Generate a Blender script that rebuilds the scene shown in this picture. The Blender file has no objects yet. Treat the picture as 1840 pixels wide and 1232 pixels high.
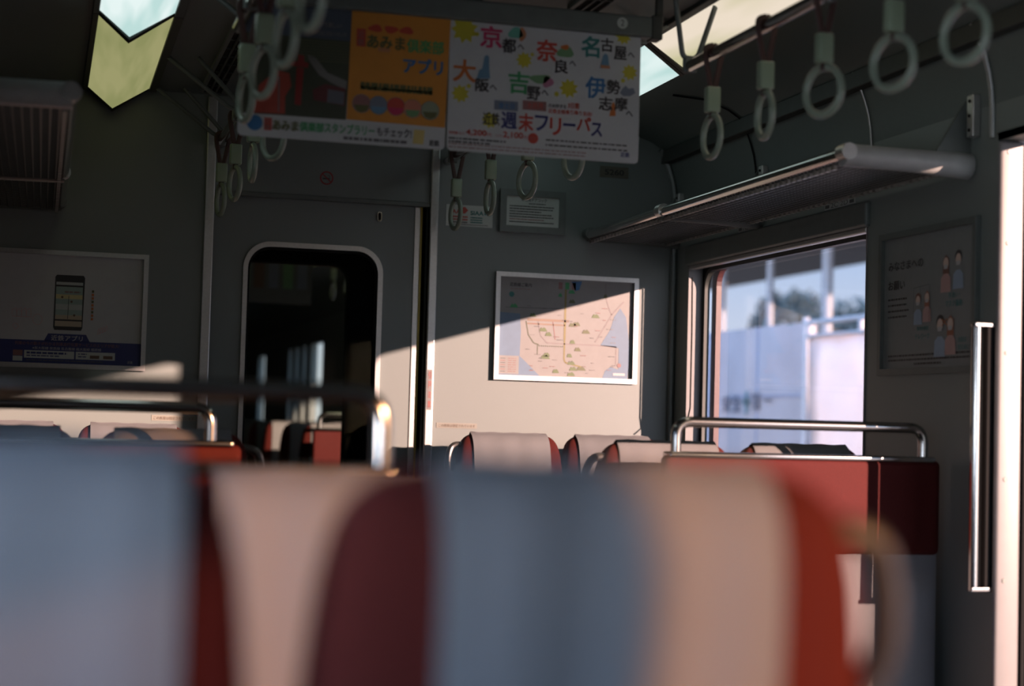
import bpy, bmesh, math, random
from mathutils import Vector, Matrix
from math import sin, cos, pi, radians
random.seed(7)
SC = bpy.context.scene
COL = SC.collection

# ---------------------------------------------------------------- camera
CAMZ = 1.15
R_ = [(0.96196, -0.27185, 0.02714), (-0.0389, -0.03798, 0.99852), (0.27042, 0.96159, 0.04711)]
cam_d = bpy.data.cameras.new('camera')
cam = bpy.data.objects.new('camera', cam_d)
COL.objects.link(cam)
rt, up, fw = [Vector(v).normalized() for v in R_]
M = Matrix.Identity(4)
for i in range(3):
    M[i][0], M[i][1], M[i][2] = rt[i], up[i], -fw[i]
M[2][3] = CAMZ
cam.matrix_world = M
cam_d.sensor_width = 36.0
cam_d.lens = 3000.0 / 1840.0 * 36.0
cam_d.clip_start = 0.02
cam_d.clip_end = 300
cam_d.dof.use_dof = True
cam_d.dof.focus_distance = 5.3
cam_d.dof.aperture_fstop = 1.8
cam_d.dof.aperture_blades = 8
SC.camera = cam

# ---------------------------------------------------------------- sky, sun, exposure
world = bpy.data.worlds.new('sky')
SC.world = world
world.use_nodes = True
nt = world.node_tree
nt.nodes.clear()
w_out = nt.nodes.new('ShaderNodeOutputWorld')
w_bg = nt.nodes.new('ShaderNodeBackground')
w_geo = nt.nodes.new('ShaderNodeTexCoord')
w_sep = nt.nodes.new('ShaderNodeSeparateXYZ')
w_rmp = nt.nodes.new('ShaderNodeValToRGB')
w_rmp.color_ramp.elements[0].position = 0.0
w_rmp.color_ramp.elements[0].color = (0.86, 0.84, 0.90, 1)
w_rmp.color_ramp.elements[1].position = 0.6
w_rmp.color_ramp.elements[1].color = (0.20, 0.36, 0.62, 1)
e = w_rmp.color_ramp.elements.new(0.13)
e.color = (0.42, 0.60, 0.92, 1)
nt.links.new(w_geo.outputs['Generated'], w_sep.inputs[0])
nt.links.new(w_sep.outputs[2], w_rmp.inputs[0])
nt.links.new(w_rmp.outputs[0], w_bg.inputs[0])
nt.links.new(w_bg.outputs[0], w_out.inputs[0])
w_mr = nt.nodes.new('ShaderNodeMapRange')      # added sky brightening behind on the left, lights the near seats
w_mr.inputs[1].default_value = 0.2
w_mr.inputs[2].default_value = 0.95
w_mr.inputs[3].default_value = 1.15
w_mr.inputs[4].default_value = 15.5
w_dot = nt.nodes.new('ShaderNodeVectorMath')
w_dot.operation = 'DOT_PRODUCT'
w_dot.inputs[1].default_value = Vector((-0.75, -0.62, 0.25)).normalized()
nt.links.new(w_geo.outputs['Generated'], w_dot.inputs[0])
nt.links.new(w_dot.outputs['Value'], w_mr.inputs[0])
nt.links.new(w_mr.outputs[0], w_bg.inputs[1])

sun_d = bpy.data.lights.new('sun', 'SUN')
sun = bpy.data.objects.new('sun', sun_d)
COL.objects.link(sun)
SUN_DIR = Vector((-0.825, 1.0, -0.239)).normalized()
sun.rotation_euler = SUN_DIR.to_track_quat('-Z', 'Y').to_euler()
sun.location = (20, -24, 8)
sun_d.energy = 19.6
sun_d.color = (1.0, 0.655, 0.535)
sun_d.angle = radians(0.7)

SC.view_settings.view_transform = 'Standard'
SC.view_settings.look = 'None'
SC.view_settings.gamma = 1.0
SC.view_settings.use_curve_mapping = False
SC.view_settings.exposure = -0.10

# ---------------------------------------------------------------- materials
ALB = 0.72          # common reflectance scale of all surfaces
def mat(name, col, rough=0.5, metal=0.0, var=0.08, scale=30.0, bump=0.0, bscale=200.0, trans=0.0, spec=0.5):
    col = [c * ALB for c in col]
    m = bpy.data.materials.new(name)
    m.use_nodes = True
    t = m.node_tree
    b = t.nodes['Principled BSDF']
    b.inputs['Roughness'].default_value = rough
    b.inputs['Metallic'].default_value = metal
    b.inputs['Specular IOR Level'].default_value = spec
    tc = t.nodes.new('ShaderNodeTexCoord')
    nz = t.nodes.new('ShaderNodeTexNoise')
    nz.inputs['Scale'].default_value = scale
    nz.inputs['Detail'].default_value = 4
    rp = t.nodes.new('ShaderNodeValToRGB')
    rp.color_ramp.elements[0].position = 0.3
    rp.color_ramp.elements[1].position = 0.7
    rp.color_ramp.elements[0].color = (*[c * (1 - var) for c in col], 1)
    rp.color_ramp.elements[1].color = (*[min(1, c * (1 + var)) for c in col], 1)
    t.links.new(tc.outputs['Object'], nz.inputs['Vector'])
    t.links.new(nz.outputs['Fac'], rp.inputs[0])
    t.links.new(rp.outputs[0], b.inputs['Base Color'])
    if bump:
        n2 = t.nodes.new('ShaderNodeTexNoise')
        n2.inputs['Scale'].default_value = bscale
        bp = t.nodes.new('ShaderNodeBump')
        bp.inputs['Strength'].default_value = bump
        bp.inputs['Distance'].default_value = 0.002
        t.links.new(tc.outputs['Object'], n2.inputs['Vector'])
        t.links.new(n2.outputs['Fac'], bp.inputs['Height'])
        t.links.new(bp.outputs[0], b.inputs['Normal'])
    if trans:
        tr = t.nodes.new('ShaderNodeBsdfTranslucent')
        t.links.new(rp.outputs[0], tr.inputs[0])
        mx = t.nodes.new('ShaderNodeMixShader')
        mx.inputs[0].default_value = trans
        t.links.new(b.outputs[0], mx.inputs[1])
        t.links.new(tr.outputs[0], mx.inputs[2])
        t.links.new(mx.outputs[0], t.nodes['Material Output'].inputs[0])
    return m

def glass(name, tint=(1, 1, 1), gloss=0.05):
    m = bpy.data.materials.new(name)
    m.use_nodes = True
    t = m.node_tree
    t.nodes.remove(t.nodes['Principled BSDF'])
    tr = t.nodes.new('ShaderNodeBsdfTransparent')
    tr.inputs[0].default_value = (*tint, 1)
    gl = t.nodes.new('ShaderNodeBsdfGlossy')
    gl.inputs['Roughness'].default_value = 0.02
    lw = t.nodes.new('ShaderNodeLayerWeight')
    lw.inputs[0].default_value = 0.25
    mu = t.nodes.new('ShaderNodeMath')
    mu.operation = 'MULTIPLY'
    mu.inputs[1].default_value = gloss * 4
    mx = t.nodes.new('ShaderNodeMixShader')
    t.links.new(lw.outputs['Fresnel'], mu.inputs[0])
    t.links.new(mu.outputs[0], mx.inputs[0])
    t.links.new(tr.outputs[0], mx.inputs[1])
    t.links.new(gl.outputs[0], mx.inputs[2])
    t.links.new(mx.outputs[0], t.nodes['Material Output'].inputs[0])
    return m

def emit(name, c1, c2, strength, scale=2.0):
    m = bpy.data.materials.new(name)
    m.use_nodes = True
    t = m.node_tree
    t.nodes.remove(t.nodes['Principled BSDF'])
    em = t.nodes.new('ShaderNodeEmission')
    em.inputs[1].default_value = strength
    tc = t.nodes.new('ShaderNodeTexCoord')
    nz = t.nodes.new('ShaderNodeTexNoise')
    nz.inputs['Scale'].default_value = scale
    rp = t.nodes.new('ShaderNodeValToRGB')
    rp.color_ramp.elements[0].position = 0.38
    rp.color_ramp.elements[1].position = 0.62
    rp.color_ramp.elements[0].color = (*c1, 1)
    rp.color_ramp.elements[1].color = (*c2, 1)
    mp = t.nodes.new('ShaderNodeMapping')
    mp.inputs['Scale'].default_value = (6.0, 0.7, 3.0)
    t.links.new(tc.outputs['Object'], mp.inputs['Vector'])
    t.links.new(mp.outputs[0], nz.inputs['Vector'])
    t.links.new(nz.outputs['Fac'], rp.inputs[0])
    t.links.new(rp.outputs[0], em.inputs[0])
    t.links.new(em.outputs[0], t.nodes['Material Output'].inputs[0])
    return m

WALL = mat('wall_laminate', (0.178, 0.205, 0.194), 0.42, var=0.03, scale=300, bump=0.15, bscale=900)
CEIL = mat('ceiling_laminate', (0.125, 0.15, 0.14), 0.5, var=0.03, scale=60)
FLOOR = mat('floor_vinyl', (0.035, 0.035, 0.038), 0.5, var=0.15, scale=80)
ALU = mat('brushed_aluminium', (0.62, 0.62, 0.60), 0.38, 0.85, 0.05, 120)
STEEL = mat('polished_steel', (0.70, 0.68, 0.65), 0.16, 1.0, 0.03, 60)
CREAMP = mat('door_pillar_enamel', (0.205, 0.20, 0.20), 0.4, var=0.03)
DARK = mat('dark_rubber', (0.010, 0.010, 0.010), 0.8, spec=0.15)
DGREY = mat('dark_grey_metal', (0.05, 0.055, 0.05), 0.5, 0.3)
MGREY = mat('grey_painted_metal', (0.13, 0.15, 0.14), 0.45, 0.2)
LGREY = mat('light_grey_bracket', (0.36, 0.37, 0.36), 0.38)
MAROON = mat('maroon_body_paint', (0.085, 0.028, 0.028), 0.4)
YELLOW = mat('yellow_edge', (0.55, 0.40, 0.05), 0.5)
REDF = mat('red_moquette', (0.088, 0.0125, 0.009), 0.9, var=0.18, scale=400, bump=0.5, bscale=1200, spec=0.15)
PANELR = mat('red_panel_fabric', (0.092, 0.0105, 0.009), 0.75, var=0.15, scale=300, bump=0.35, bscale=1500, spec=0.2)
CLOTH = mat('white_antimacassar', (0.215, 0.212, 0.215), 0.9, var=0.03, scale=500, bump=0.4, bscale=1800, spec=0.1)
GRIP = mat('taupe_grip', (0.075, 0.068, 0.058), 0.3)
SKIRT = mat('skirt_laminate', (0.23, 0.225, 0.235), 0.35, var=0.03)
LEATH = mat('brown_strap', (0.060, 0.022, 0.016), 0.6)
IVORY = mat('ivory_plastic', (0.28, 0.36, 0.25), 0.28, var=0.03)
RINGM = mat('translucent_ring', (0.27, 0.33, 0.26), 0.22, var=0.03)
PAPER = mat('poster_paper', (0.44, 0.46, 0.46), 0.55, var=0.02)
PAPERW = mat('notice_paper', (0.46, 0.50, 0.46), 0.5, var=0.02)
WIREM = mat('rack_wire', (0.07, 0.075, 0.07), 0.4, 0.3)
CLIPM = mat('rack_clip', (0.45, 0.42, 0.38), 0.35, 0.5)
GLASS = glass('window_glass', (0.97, 0.98, 0.99), 0.04)
GLASST = glass('sun_dimming_glass', (0.74, 0.62, 0.46), 0.04)  # added tint, dims the sun through unseen right panes onto the near seats
GLASSK = glass('strong_sun_dimming_glass', (0.34, 0.29, 0.25), 0.04)  # darker added tint, weakens the sun from the unseen rearmost right pane
GLASSC = glass('clear_window_glass', (0.92, 0.97, 1.0), 0.04)
GLASSD = glass('sky_dimming_door_glass', (0.25, 0.25, 0.25), 0.04)  # made dark to keep sky light out at the unseen left door
SKYBLOCK = mat('sky_block_fabric', (0.10, 0.10, 0.10), 0.9, var=0.05)  # opaque sheet for the added blinds that block left sky light
DGLASS = glass('door_glass', (0.80, 0.84, 0.80), 0.05)
_inks = {}
def ink(name, col, rough=0.5):
    if name not in _inks:
        _inks[name] = mat(name + '_ink', col, rough, var=0.04)
    return _inks[name]
BLACK = ink('black', (0.02, 0.02, 0.022))
GREYI = ink('grey', (0.0912, 0.0912, 0.095))
REDI = ink('red', (0.42, 0.045, 0.025))
NAVY = ink('navy', (0.02, 0.03, 0.14))
BLUE = ink('blue', (0.02, 0.13, 0.30))
TEAL = ink('teal', (0.015, 0.16, 0.15))
GREEN = ink('green', (0.03, 0.26, 0.09))
YEL = ink('yellow', (0.42, 0.38, 0.02))
ORANGE = ink('orange', (0.46, 0.13, 0.02))
CRIM = ink('crimson', (0.42, 0.02, 0.09))
PINK = ink('pink', (0.228, 0.1064, 0.0988))
SEA = ink('sea', (0.114, 0.1824, 0.2736))
LAND = ink('land', (0.228, 0.2204, 0.2128))
HILL = ink('hill', (0.0912, 0.1292, 0.038))
OLIVE = ink('olive', (0.0912, 0.0988, 0.0304))
WHITEI = ink('white', (0.44, 0.44, 0.44))
BROWN = ink('brown', (0.12, 0.07, 0.04))
SKIN = ink('skin', (0.62, 0.46, 0.38))
LINEI = ink('pale_line', (0.1748, 0.1672, 0.1596))

# ---------------------------------------------------------------- mesh helpers
class MB:
    def __init__(s):
        s.v, s.f = [], []
    def add(s, vs, fs):
        n = len(s.v)
        s.v += [tuple(v) for v in vs]
        s.f += [tuple(n + i for i in f) for f in fs]
        return s
    def box(s, a, b, bev=0.0):
        a, b = [min(a[i], b[i]) for i in range(3)], [max(a[i], b[i]) for i in range(3)]
        if not bev:
            x0, y0, z0 = a
            x1, y1, z1 = b
            return s.add([(x0,y0,z0),(x1,y0,z0),(x1,y1,z0),(x0,y1,z0),(x0,y0,z1),(x1,y0,z1),(x1,y1,z1),(x0,y1,z1)],
                         [(0,3,2,1),(4,5,6,7),(0,1,5,4),(1,2,6,5),(2,3,7,6),(3,0,4,7)])
        bm = bmesh.new()
        bmesh.ops.create_cube(bm, size=1)
        for v in bm.verts:
            for i in range(3):
                v.co[i] = a[i] + (v.co[i] + 0.5) * (b[i] - a[i])
        bmesh.ops.bevel(bm, geom=bm.edges[:], offset=bev, segments=4, profile=0.5, affect='EDGES')
        return s.bm(bm)
    def bm(s, bm):
        bm.verts.ensure_lookup_table()
        bm.verts.index_update()
        s.add([v.co[:] for v in bm.verts], [[v.index for v in f.verts] for f in bm.faces])
        bm.free()
        return s
    def tube(s, pts, r, seg=12, cap=True, closed=False, sx=1.0):
        pts = [Vector(p) for p in pts]
        n = len(pts)
        rings = []
        ref = None
        for i, p in enumerate(pts):
            a = pts[i - 1] if (i > 0 or closed) else p
            b = pts[(i + 1) % n] if (i < n - 1 or closed) else p
            d = (b - a).normalized()
            if ref is None:
                ref = Vector((0, 0, 1)) if abs(d.z) < 0.9 else Vector((1, 0, 0))
            u = (ref - d * ref.dot(d)).normalized()
            ref = u
            w = d.cross(u)
            rr = r[i] if isinstance(r, (list, tuple)) else r
            rings.append([p + (u * cos(2*pi*k/seg) + w * sin(2*pi*k/seg) * sx) * rr for k in range(seg)])
        vs = [v for ring in rings for v in ring]
        fs = []
        m = n if closed else n - 1
        for i in range(m):
            j = (i + 1) % n
            for k in range(seg):
                fs.append((i*seg+k, i*seg+(k+1) % seg, j*seg+(k+1) % seg, j*seg+k))
        if cap and not closed:
            fs.append(tuple(range(seg))[::-1])
            fs.append(tuple((n-1)*seg+k for k in range(seg)))
        return s.add(vs, fs)
    def prism(s, poly, o, u, v, n, depth):
        """poly in (u,v) coordinates about o, extruded from o along n by depth"""
        o, u, v, n = Vector(o), Vector(u), Vector(v), Vector(n)
        k = len(poly)
        a = [o + u*p[0] + v*p[1] for p in poly]
        b = [q + n*depth for q in a]
        fs = [tuple(range(k))[::-1], tuple(range(k, 2*k))]
        for i in range(k):
            fs.append((i, (i+1) % k, k+(i+1) % k, k+i))
        return s.add(a + b, fs)
    def ring(s, outer, inner, o, u, v, n, depth):
        """frame between two loops of equal length"""
        o, u, v, n = Vector(o), Vector(u), Vector(v), Vector(n)
        k = len(outer)
        L = []
        for dd in (0, depth):
            for lp in (outer, inner):
                L.append([o + u*p[0] + v*p[1] + n*dd for p in lp])
        vs = L[0] + L[1] + L[2] + L[3]
        fs = []
        for i in range(k):
            j = (i+1) % k
            fs += [(i, j, k+j, k+i), (2*k+i, 3*k+i, 3*k+j, 2*k+j), (i, 2*k+i, 2*k+j, j), (k+i, k+j, 3*k+j, 3*k+i)]
        return s.add(vs, fs)

def rrect(x0, y0, x1, y1, r, seg=6):
    pts = []
    for cx, cy, a0 in ((x1-r, y1-r, 0), (x0+r, y1-r, 90), (x0+r, y0+r, 180), (x1-r, y0+r, 270)):
        for i in range(seg+1):
            a = radians(a0 + 90*i/seg)
            pts.append((cx + r*cos(a), cy + r*sin(a)))
    return pts

def arcpath(pts, r, seg=7):
    """polyline with rounded corners"""
    P = [Vector(p) for p in pts]
    out = [P[0]]
    for i in range(1, len(P)-1):
        a, b, c = P[i-1], P[i], P[i+1]
        d1, d2 = (a-b).normalized(), (c-b).normalized()
        rr = min(r, (a-b).length*0.49, (c-b).length*0.49)
        p1, p2 = b + d1*rr, b + d2*rr
        for k in range(seg+1):
            t = k/seg
            out.append((1-t)**2*p1 + 2*t*(1-t)*b + t*t*p2)
    out.append(P[-1])
    return out

WL = {}
def link_mesh(name, mb, m, loc=(0, 0, 0), smooth=False, recalc=True):
    me = bpy.data.meshes.new(name)
    L = Vector(loc)
    me.from_pydata([tuple(Vector(v) - L) for v in mb.v], [], mb.f)
    if recalc:
        bm = bmesh.new()
        bm.from_mesh(me)
        bmesh.ops.recalc_face_normals(bm, faces=bm.faces[:])
        bm.to_mesh(me)
        bm.free()
    if smooth:
        for p in me.polygons:
            p.use_smooth = True
        try:
            me.set_sharp_from_angle(angle=radians(38))
        except Exception:
            pass
    me.materials.append(m)
    o = bpy.data.objects.new(name, me)
    COL.objects.link(o)
    return o

def thing(name, label, cat, loc=(0, 0, 0), group=None):
    o = bpy.data.objects.new(name, None)
    o.empty_display_size = 0.05
    COL.objects.link(o)
    o.location = loc
    o['label'] = label
    o['category'] = cat
    if group:
        o['group'] = group
    WL[o.name] = Vector(loc)
    return o

def part(name, mb, m, parent, smooth=False, recalc=True):
    L = WL[parent.name]
    o = link_mesh(name, mb, m, L, smooth, recalc)
    o.parent = parent
    WL[o.name] = L
    return o

def solo(name, mb, m, label, cat, loc=(0, 0, 0), group=None, smooth=False):
    o = link_mesh(name, mb, m, loc, smooth)
    o.location = loc
    o['label'] = label
    o['category'] = cat
    if group:
        o['group'] = group
    WL[o.name] = Vector(loc)
    return o

def struct(name, mb, m, label=None, parent=None, smooth=False):
    o = link_mesh(name, mb, m, (0, 0, 0), smooth)
    WL[o.name] = Vector((0, 0, 0))
    if parent:
        o.parent = parent
    else:
        o['kind'] = 'structure'
        if label:
            o['label'] = label
            o['category'] = name.split('_')[0]
    return o

def copy_tree(o, parent=None, loc=None):
    c = o.copy()
    COL.objects.link(c)
    if parent is not None:
        c.parent = parent
    if loc is not None:
        c.location = loc
    for ch in list(o.children):
        copy_tree(ch, c)
    return c

_tc = {}
def glyphs(body, bold=0.0):
    key = (body, bold)
    if key not in _tc:
        c = bpy.data.curves.new('lettering_curve', 'FONT')
        c.body = body
        c.size = 1
        c.offset = bold
        c.resolution_u = 4
        o = bpy.data.objects.new('lettering_source', c)
        COL.objects.link(o)
        dg = bpy.context.evaluated_depsgraph_get()
        me = bpy.data.meshes.new_from_object(o.evaluated_get(dg))
        vs = [v.co.copy() for v in me.vertices]
        fs = [tuple(p.vertices) for p in me.polygons]
        bpy.data.objects.remove(o)
        bpy.data.curves.remove(c)
        bpy.data.meshes.remove(me)
        _tc[key] = (vs, fs)
    return _tc[key]

class Sheet:
    """flat printed sheet: u to the right, v downwards, both 0..1; inks are collected per named part"""
    def __init__(s, parent, tl, right, upv, w, h, off=0.0006):
        s.p, s.tl, s.r, s.u, s.w, s.h = parent, Vector(tl), Vector(right), Vector(upv), w, h
        s.n = s.r.cross(s.u)
        s.off = off
        s.parts = {}
        s.lay = {}
    def P(s, u, v, d=0.0):
        return s.tl + s.r*(u*s.w) - s.u*(v*s.h) + s.n*d
    def _mb(s, name, m):
        return s.parts.setdefault((name, m.name), (MB(), m))[0]
    def poly(s, pts, m, name='artwork', lay=1):
        d = s.off*lay
        s._mb(name, m).add([s.P(u, v, d) for u, v in pts], [tuple(range(len(pts)))])
    def rect(s, u0, v0, u1, v1, m, name='artwork', lay=1):
        s.poly([(u0, v1), (u1, v1), (u1, v0), (u0, v0)], m, name, lay)
    def disc(s, u, v, r, m, name='artwork', lay=1, n=20, sx=1.0, sy=1.0):
        """r in metres"""
        s.poly([(u + r*sx*cos(2*pi*k/n)/s.w, v - r*sy*sin(2*pi*k/n)/s.h) for k in range(n)], m, name, lay)
    def star(s, u, v, r, m, n=9, lay=1, name='artwork'):
        s.poly([(u + (r if k % 2 else r*0.66)*cos(pi*k/n)/s.w, v - (r if k % 2 else r*0.66)*sin(pi*k/n)/s.h) for k in range(2*n)], m, name, lay)
    def line(s, pts, wd, m, name='artwork', lay=1):
        d = s.off*lay
        mb = s._mb(name, m)
        for (a, b) in zip(pts[:-1], pts[1:]):
            A, B = s.P(*a, d), s.P(*b, d)
            t = (B-A)
            if t.length < 1e-6:
                continue
            q = t.normalized().cross(s.n)*wd/2
            mb.add([A+q, B+q, B-q, A-q], [(0, 1, 2, 3)])
    def text(s, body, u0, v0, u1, v1, m, name='lettering', bold=0.0, lay=2, keep=False):
        """fit the glyph box into u0..u1, v0..v1 (v1 = baseline side)"""
        vs, fs = glyphs(body, 0.0)
        if not vs:
            return
        xa, xb = min(v.x for v in vs), max(v.x for v in vs)
        ya, yb = min(v.y for v in vs), max(v.y for v in vs)
        d = s.off*lay
        q = bold*0.45
        kx = (u1-u0)/(xb-xa+2*q)
        ky = (v1-v0)/max(1e-6, yb-ya+2*q)
        for i, (sx, sy) in enumerate(((-1, -1), (1, -1), (-1, 1), (1, 1), (0, 0)) if q else ((0, 0),)):
            d = s.off*(lay + 0.12*i)
            s._mb(name, m).add([s.P(u0+(v.x-xa+q+sx*q)*kx, v1-(v.y-ya+q+sy*q)*ky, d) for v in vs], fs)
    def dashes(s, u0, v, u1, hgt, m, name='small_print', lay=2, seed=0):
        """lines of print too small to read"""
        rr = random.Random(seed + int(u0*997) + int(v*9973))
        u = u0
        while u < u1:
            l = min(rr.uniform(0.008, 0.035), u1-u)
            s.rect(u, v, u+l, v+hgt, m, name, lay)
            u += l + rr.uniform(0.003, 0.007)
    def done(s, name='printed_design'):
        allmb, mats, idx = MB(), [], []
        for (nm, mn), (mb, m) in s.parts.items():
            if m not in mats:
                mats.append(m)
            allmb.add(mb.v, mb.f)
            idx += [mats.index(m)] * len(mb.f)
        o = part(name, allmb, mats[0], s.p, recalc=False)
        for m in mats[1:]:
            o.data.materials.append(m)
        o.data.polygons.foreach_set('material_index', idx)

# ---------------------------------------------------------------- key dimensions
CX = 0.987                       # centre line of the carriage
XR, XL = 2.294, -0.320           # inner faces of the side walls
YE = 5.90                        # end wall
YB = -4.6                        # behind the camera
CEILZ = 2.27
WT = 0.058                       # wall thickness
SIDE_WINDOWS = [(-2.95, -1.58), (-1.455, 0.05), (0.30, 1.75), (4.37, 5.76)]
WZ0, WZ1 = 0.84, 1.79
DOOR_Y = (2.36, 3.688)
DOOR_Z = 1.890

def wall_panel(u_rng, v_rng, holes, pos, thick):
    """rectangular wall with openings; pos(u, v, d) -> point"""
    us = sorted(set(list(u_rng) + [h[0] for h in holes] + [h[2] for h in holes]))
    vs = sorted(set(list(v_rng) + [h[1] for h in holes] + [h[3] for h in holes]))
    us = [u for u in us if u_rng[0] <= u <= u_rng[1]]
    vs = [v for v in vs if v_rng[0] <= v <= v_rng[1]]
    def solid(i, j):
        if i < 0 or j < 0 or i >= len(us)-1 or j >= len(vs)-1:
            return False
        cu, cv = (us[i]+us[i+1])/2, (vs[j]+vs[j+1])/2
        return not any(h[0] < cu < h[2] and h[1] < cv < h[3] for h in holes)
    mb = MB()
    for i in range(len(us)-1):
        for j in range(len(vs)-1):
            if not solid(i, j):
                continue
            a, b, c, d = (us[i], vs[j]), (us[i+1], vs[j]), (us[i+1], vs[j+1]), (us[i], vs[j+1])
            for dd in (0, thick):
                mb.add([pos(*q, dd) for q in (a, b, c, d)], [(0, 1, 2, 3) if dd else (3, 2, 1, 0)])
            for (q0, q1, ni, nj) in ((a, b, i, j-1), (b, c, i+1, j), (c, d, i, j+1), (d, a, i-1, j)):
                if not solid(ni, nj):
                    mb.add([pos(*q0, 0), pos(*q1, 0), pos(*q1, thick), pos(*q0, thick)], [(0, 1, 2, 3)])
    bm = bmesh.new()
    vv = [bm.verts.new(p) for p in mb.v]
    for f in mb.f:
        bm.faces.new([vv[i] for i in f])
    bmesh.ops.remove_doubles(bm, verts=bm.verts[:], dist=1e-5)
    return MB().bm(bm)

# ---------------------------------------------------------------- the carriage shell
struct('floor', MB().box((XL-WT, YB-0.05, -0.06), (XR+WT, YE+0.06, 0.0)), FLOOR, 'dark vinyl carriage floor between the seats')
holes_r = [(a, WZ0, b, WZ1) for a, b in SIDE_WINDOWS] + [(DOOR_Y[0], -0.001, DOOR_Y[1], DOOR_Z)]
WALL_TOP = 1.99
struct('wall_right', wall_panel((YB, YE+0.06), (-0.06, WALL_TOP), holes_r, lambda u, v, d: (XR+d, u, v), WT), WALL,
       'grey laminate side wall with the sunlit window and door pocket')
holes_l = [(a, WZ0, b, WZ1) for a, b in SIDE_WINDOWS] + [(2.52, 0.95, 3.0, 1.70), (3.06, 0.95, 3.54, 1.70)]
struct('wall_left', wall_panel((YB, YE+0.06), (-0.06, WALL_TOP), holes_l, lambda u, v, d: (XL-d, u, v), WT), WALL,
       'grey laminate side wall beside the left seats')
struct('wall_back', MB().box((XL-WT, YB-0.06, -0.06), (XR+WT, YB, 2.45)), WALL, 'plain end wall behind the camera')
DX0, DX1, DZT = 0.560, 1.336, 1.932   # gangway opening in the end wall
struct('wall_end', wall_panel((XL-WT, XR+WT), (-0.06, 2.45), [(DX0, -0.0601, DX1, DZT)], lambda u, v, d: (u, YE+d, v), 0.06), WALL,
       'grey laminate end wall with gangway door and framed route map')

# ceiling: one profile swept along the carriage
half = [(0.0, 2.270), (0.655, 2.268), (0.885, 2.256), (1.00, 2.252), (1.12, 2.246), (1.20, 2.218), (1.243, 2.192),
        (1.252, 2.186), (1.272, 2.140), (1.284, 2.110), (1.296, 2.07), (1.303, 2.03), (1.307, 1.985)]
prof = [(CX - x, z) for x, z in half[::-1]] + [(CX + x, z) for x, z in half[1:]]
def sweep(prof, y0, y1, th=0.05):
    mb = MB()
    n = len(prof)
    outer = [(CX + (x-CX)*1.03 + (0.02 if x > CX else -0.02), z + th) for x, z in prof]
    vs = []
    for y in (y0, y1):
        vs += [(x, y, z) for x, z in prof]
        vs += [(x, y, z) for x, z in outer]
    fs = []
    for i in range(n-1):
        fs += [(i, i+1, 2*n+i+1, 2*n+i), (n+i, 3*n+i, 3*n+i+1, n+i+1)]
    fs += [(0, 2*n, 3*n, n), (n-1, 2*n-1, 4*n-1, 3*n-1)]
    for k in (0, 2*n):
        for i in range(n-1):
            fs.append((k+i, k+n+i, k+n+i+1, k+i+1))
    return mb.add(vs, fs)
struct('ceiling', sweep(prof, YB-0.05, YE+0.05), CEIL, 'dark curved ceiling panels above the aisle', smooth=True)

# cornice strips where ceiling panels meet the side walls, and the vertical panel joints
struct('trim_1', MB().box((CX+1.238, YB, 2.138), (CX+1.274, YE-0.001, 2.190), 0.004), DGREY, 'dark cornice strip along the right ceiling edge')
struct('trim_2', MB().box((CX-1.274, YB, 2.138), (CX-1.238, YE-0.001, 2.190), 0.004), DGREY, 'dark cornice strip along the left ceiling edge')
for i, y in enumerate((3.712, 4.352, 5.16)):
    pts = [(CX+x-0.004, y, z-0.004) for x, z in half if x >= (1.24 if y < 5 else 0.9)] + ([(XR-0.002, y, 1.90)] if y < 5 else [])
    struct('trim_%d' % (3+i), MB().tube(pts, 0.0075 if y < 4 else 0.0035, 8), ALU if y < 5 else DARK, 'joint strip between upper wall panels on the right', smooth=True)
struct('trim_6', MB().box((0.527, YE-0.014, 0.0), (0.560, YE+0.03, 2.262), 0.004), ALU, 'aluminium post left of the gangway door')
struct('trim_7', MB().box((1.336, YE-0.014, 0.0), (1.366, YE+0.03, 2.262), 0.004), ALU, 'aluminium post right of the gangway door')
struct('trim_8', MB().box((0.560, YE-0.006, DZT-0.012), (1.336, YE+0.02, DZT+0.004), 0.002), MGREY, 'metal edge under the panel over the gangway door')
# rounded corner posts at the junction of end wall and side walls
def corner_post(x, sgn):
    pts = [(CX + sgn*(q-0.012), YE-0.012, z) for q, z in half if q > 1.2] + [(CX+sgn*(1.307-0.012), YE-0.012, 0.0)]
    return MB().tube(pts, 0.013, 8)
struct('trim_9', corner_post(XR, 1), MGREY, 'rounded corner moulding right of the route map', smooth=True)
struct('trim_10', corner_post(XL, -1), MGREY, 'rounded corner moulding in the far left corner', smooth=True)

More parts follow.
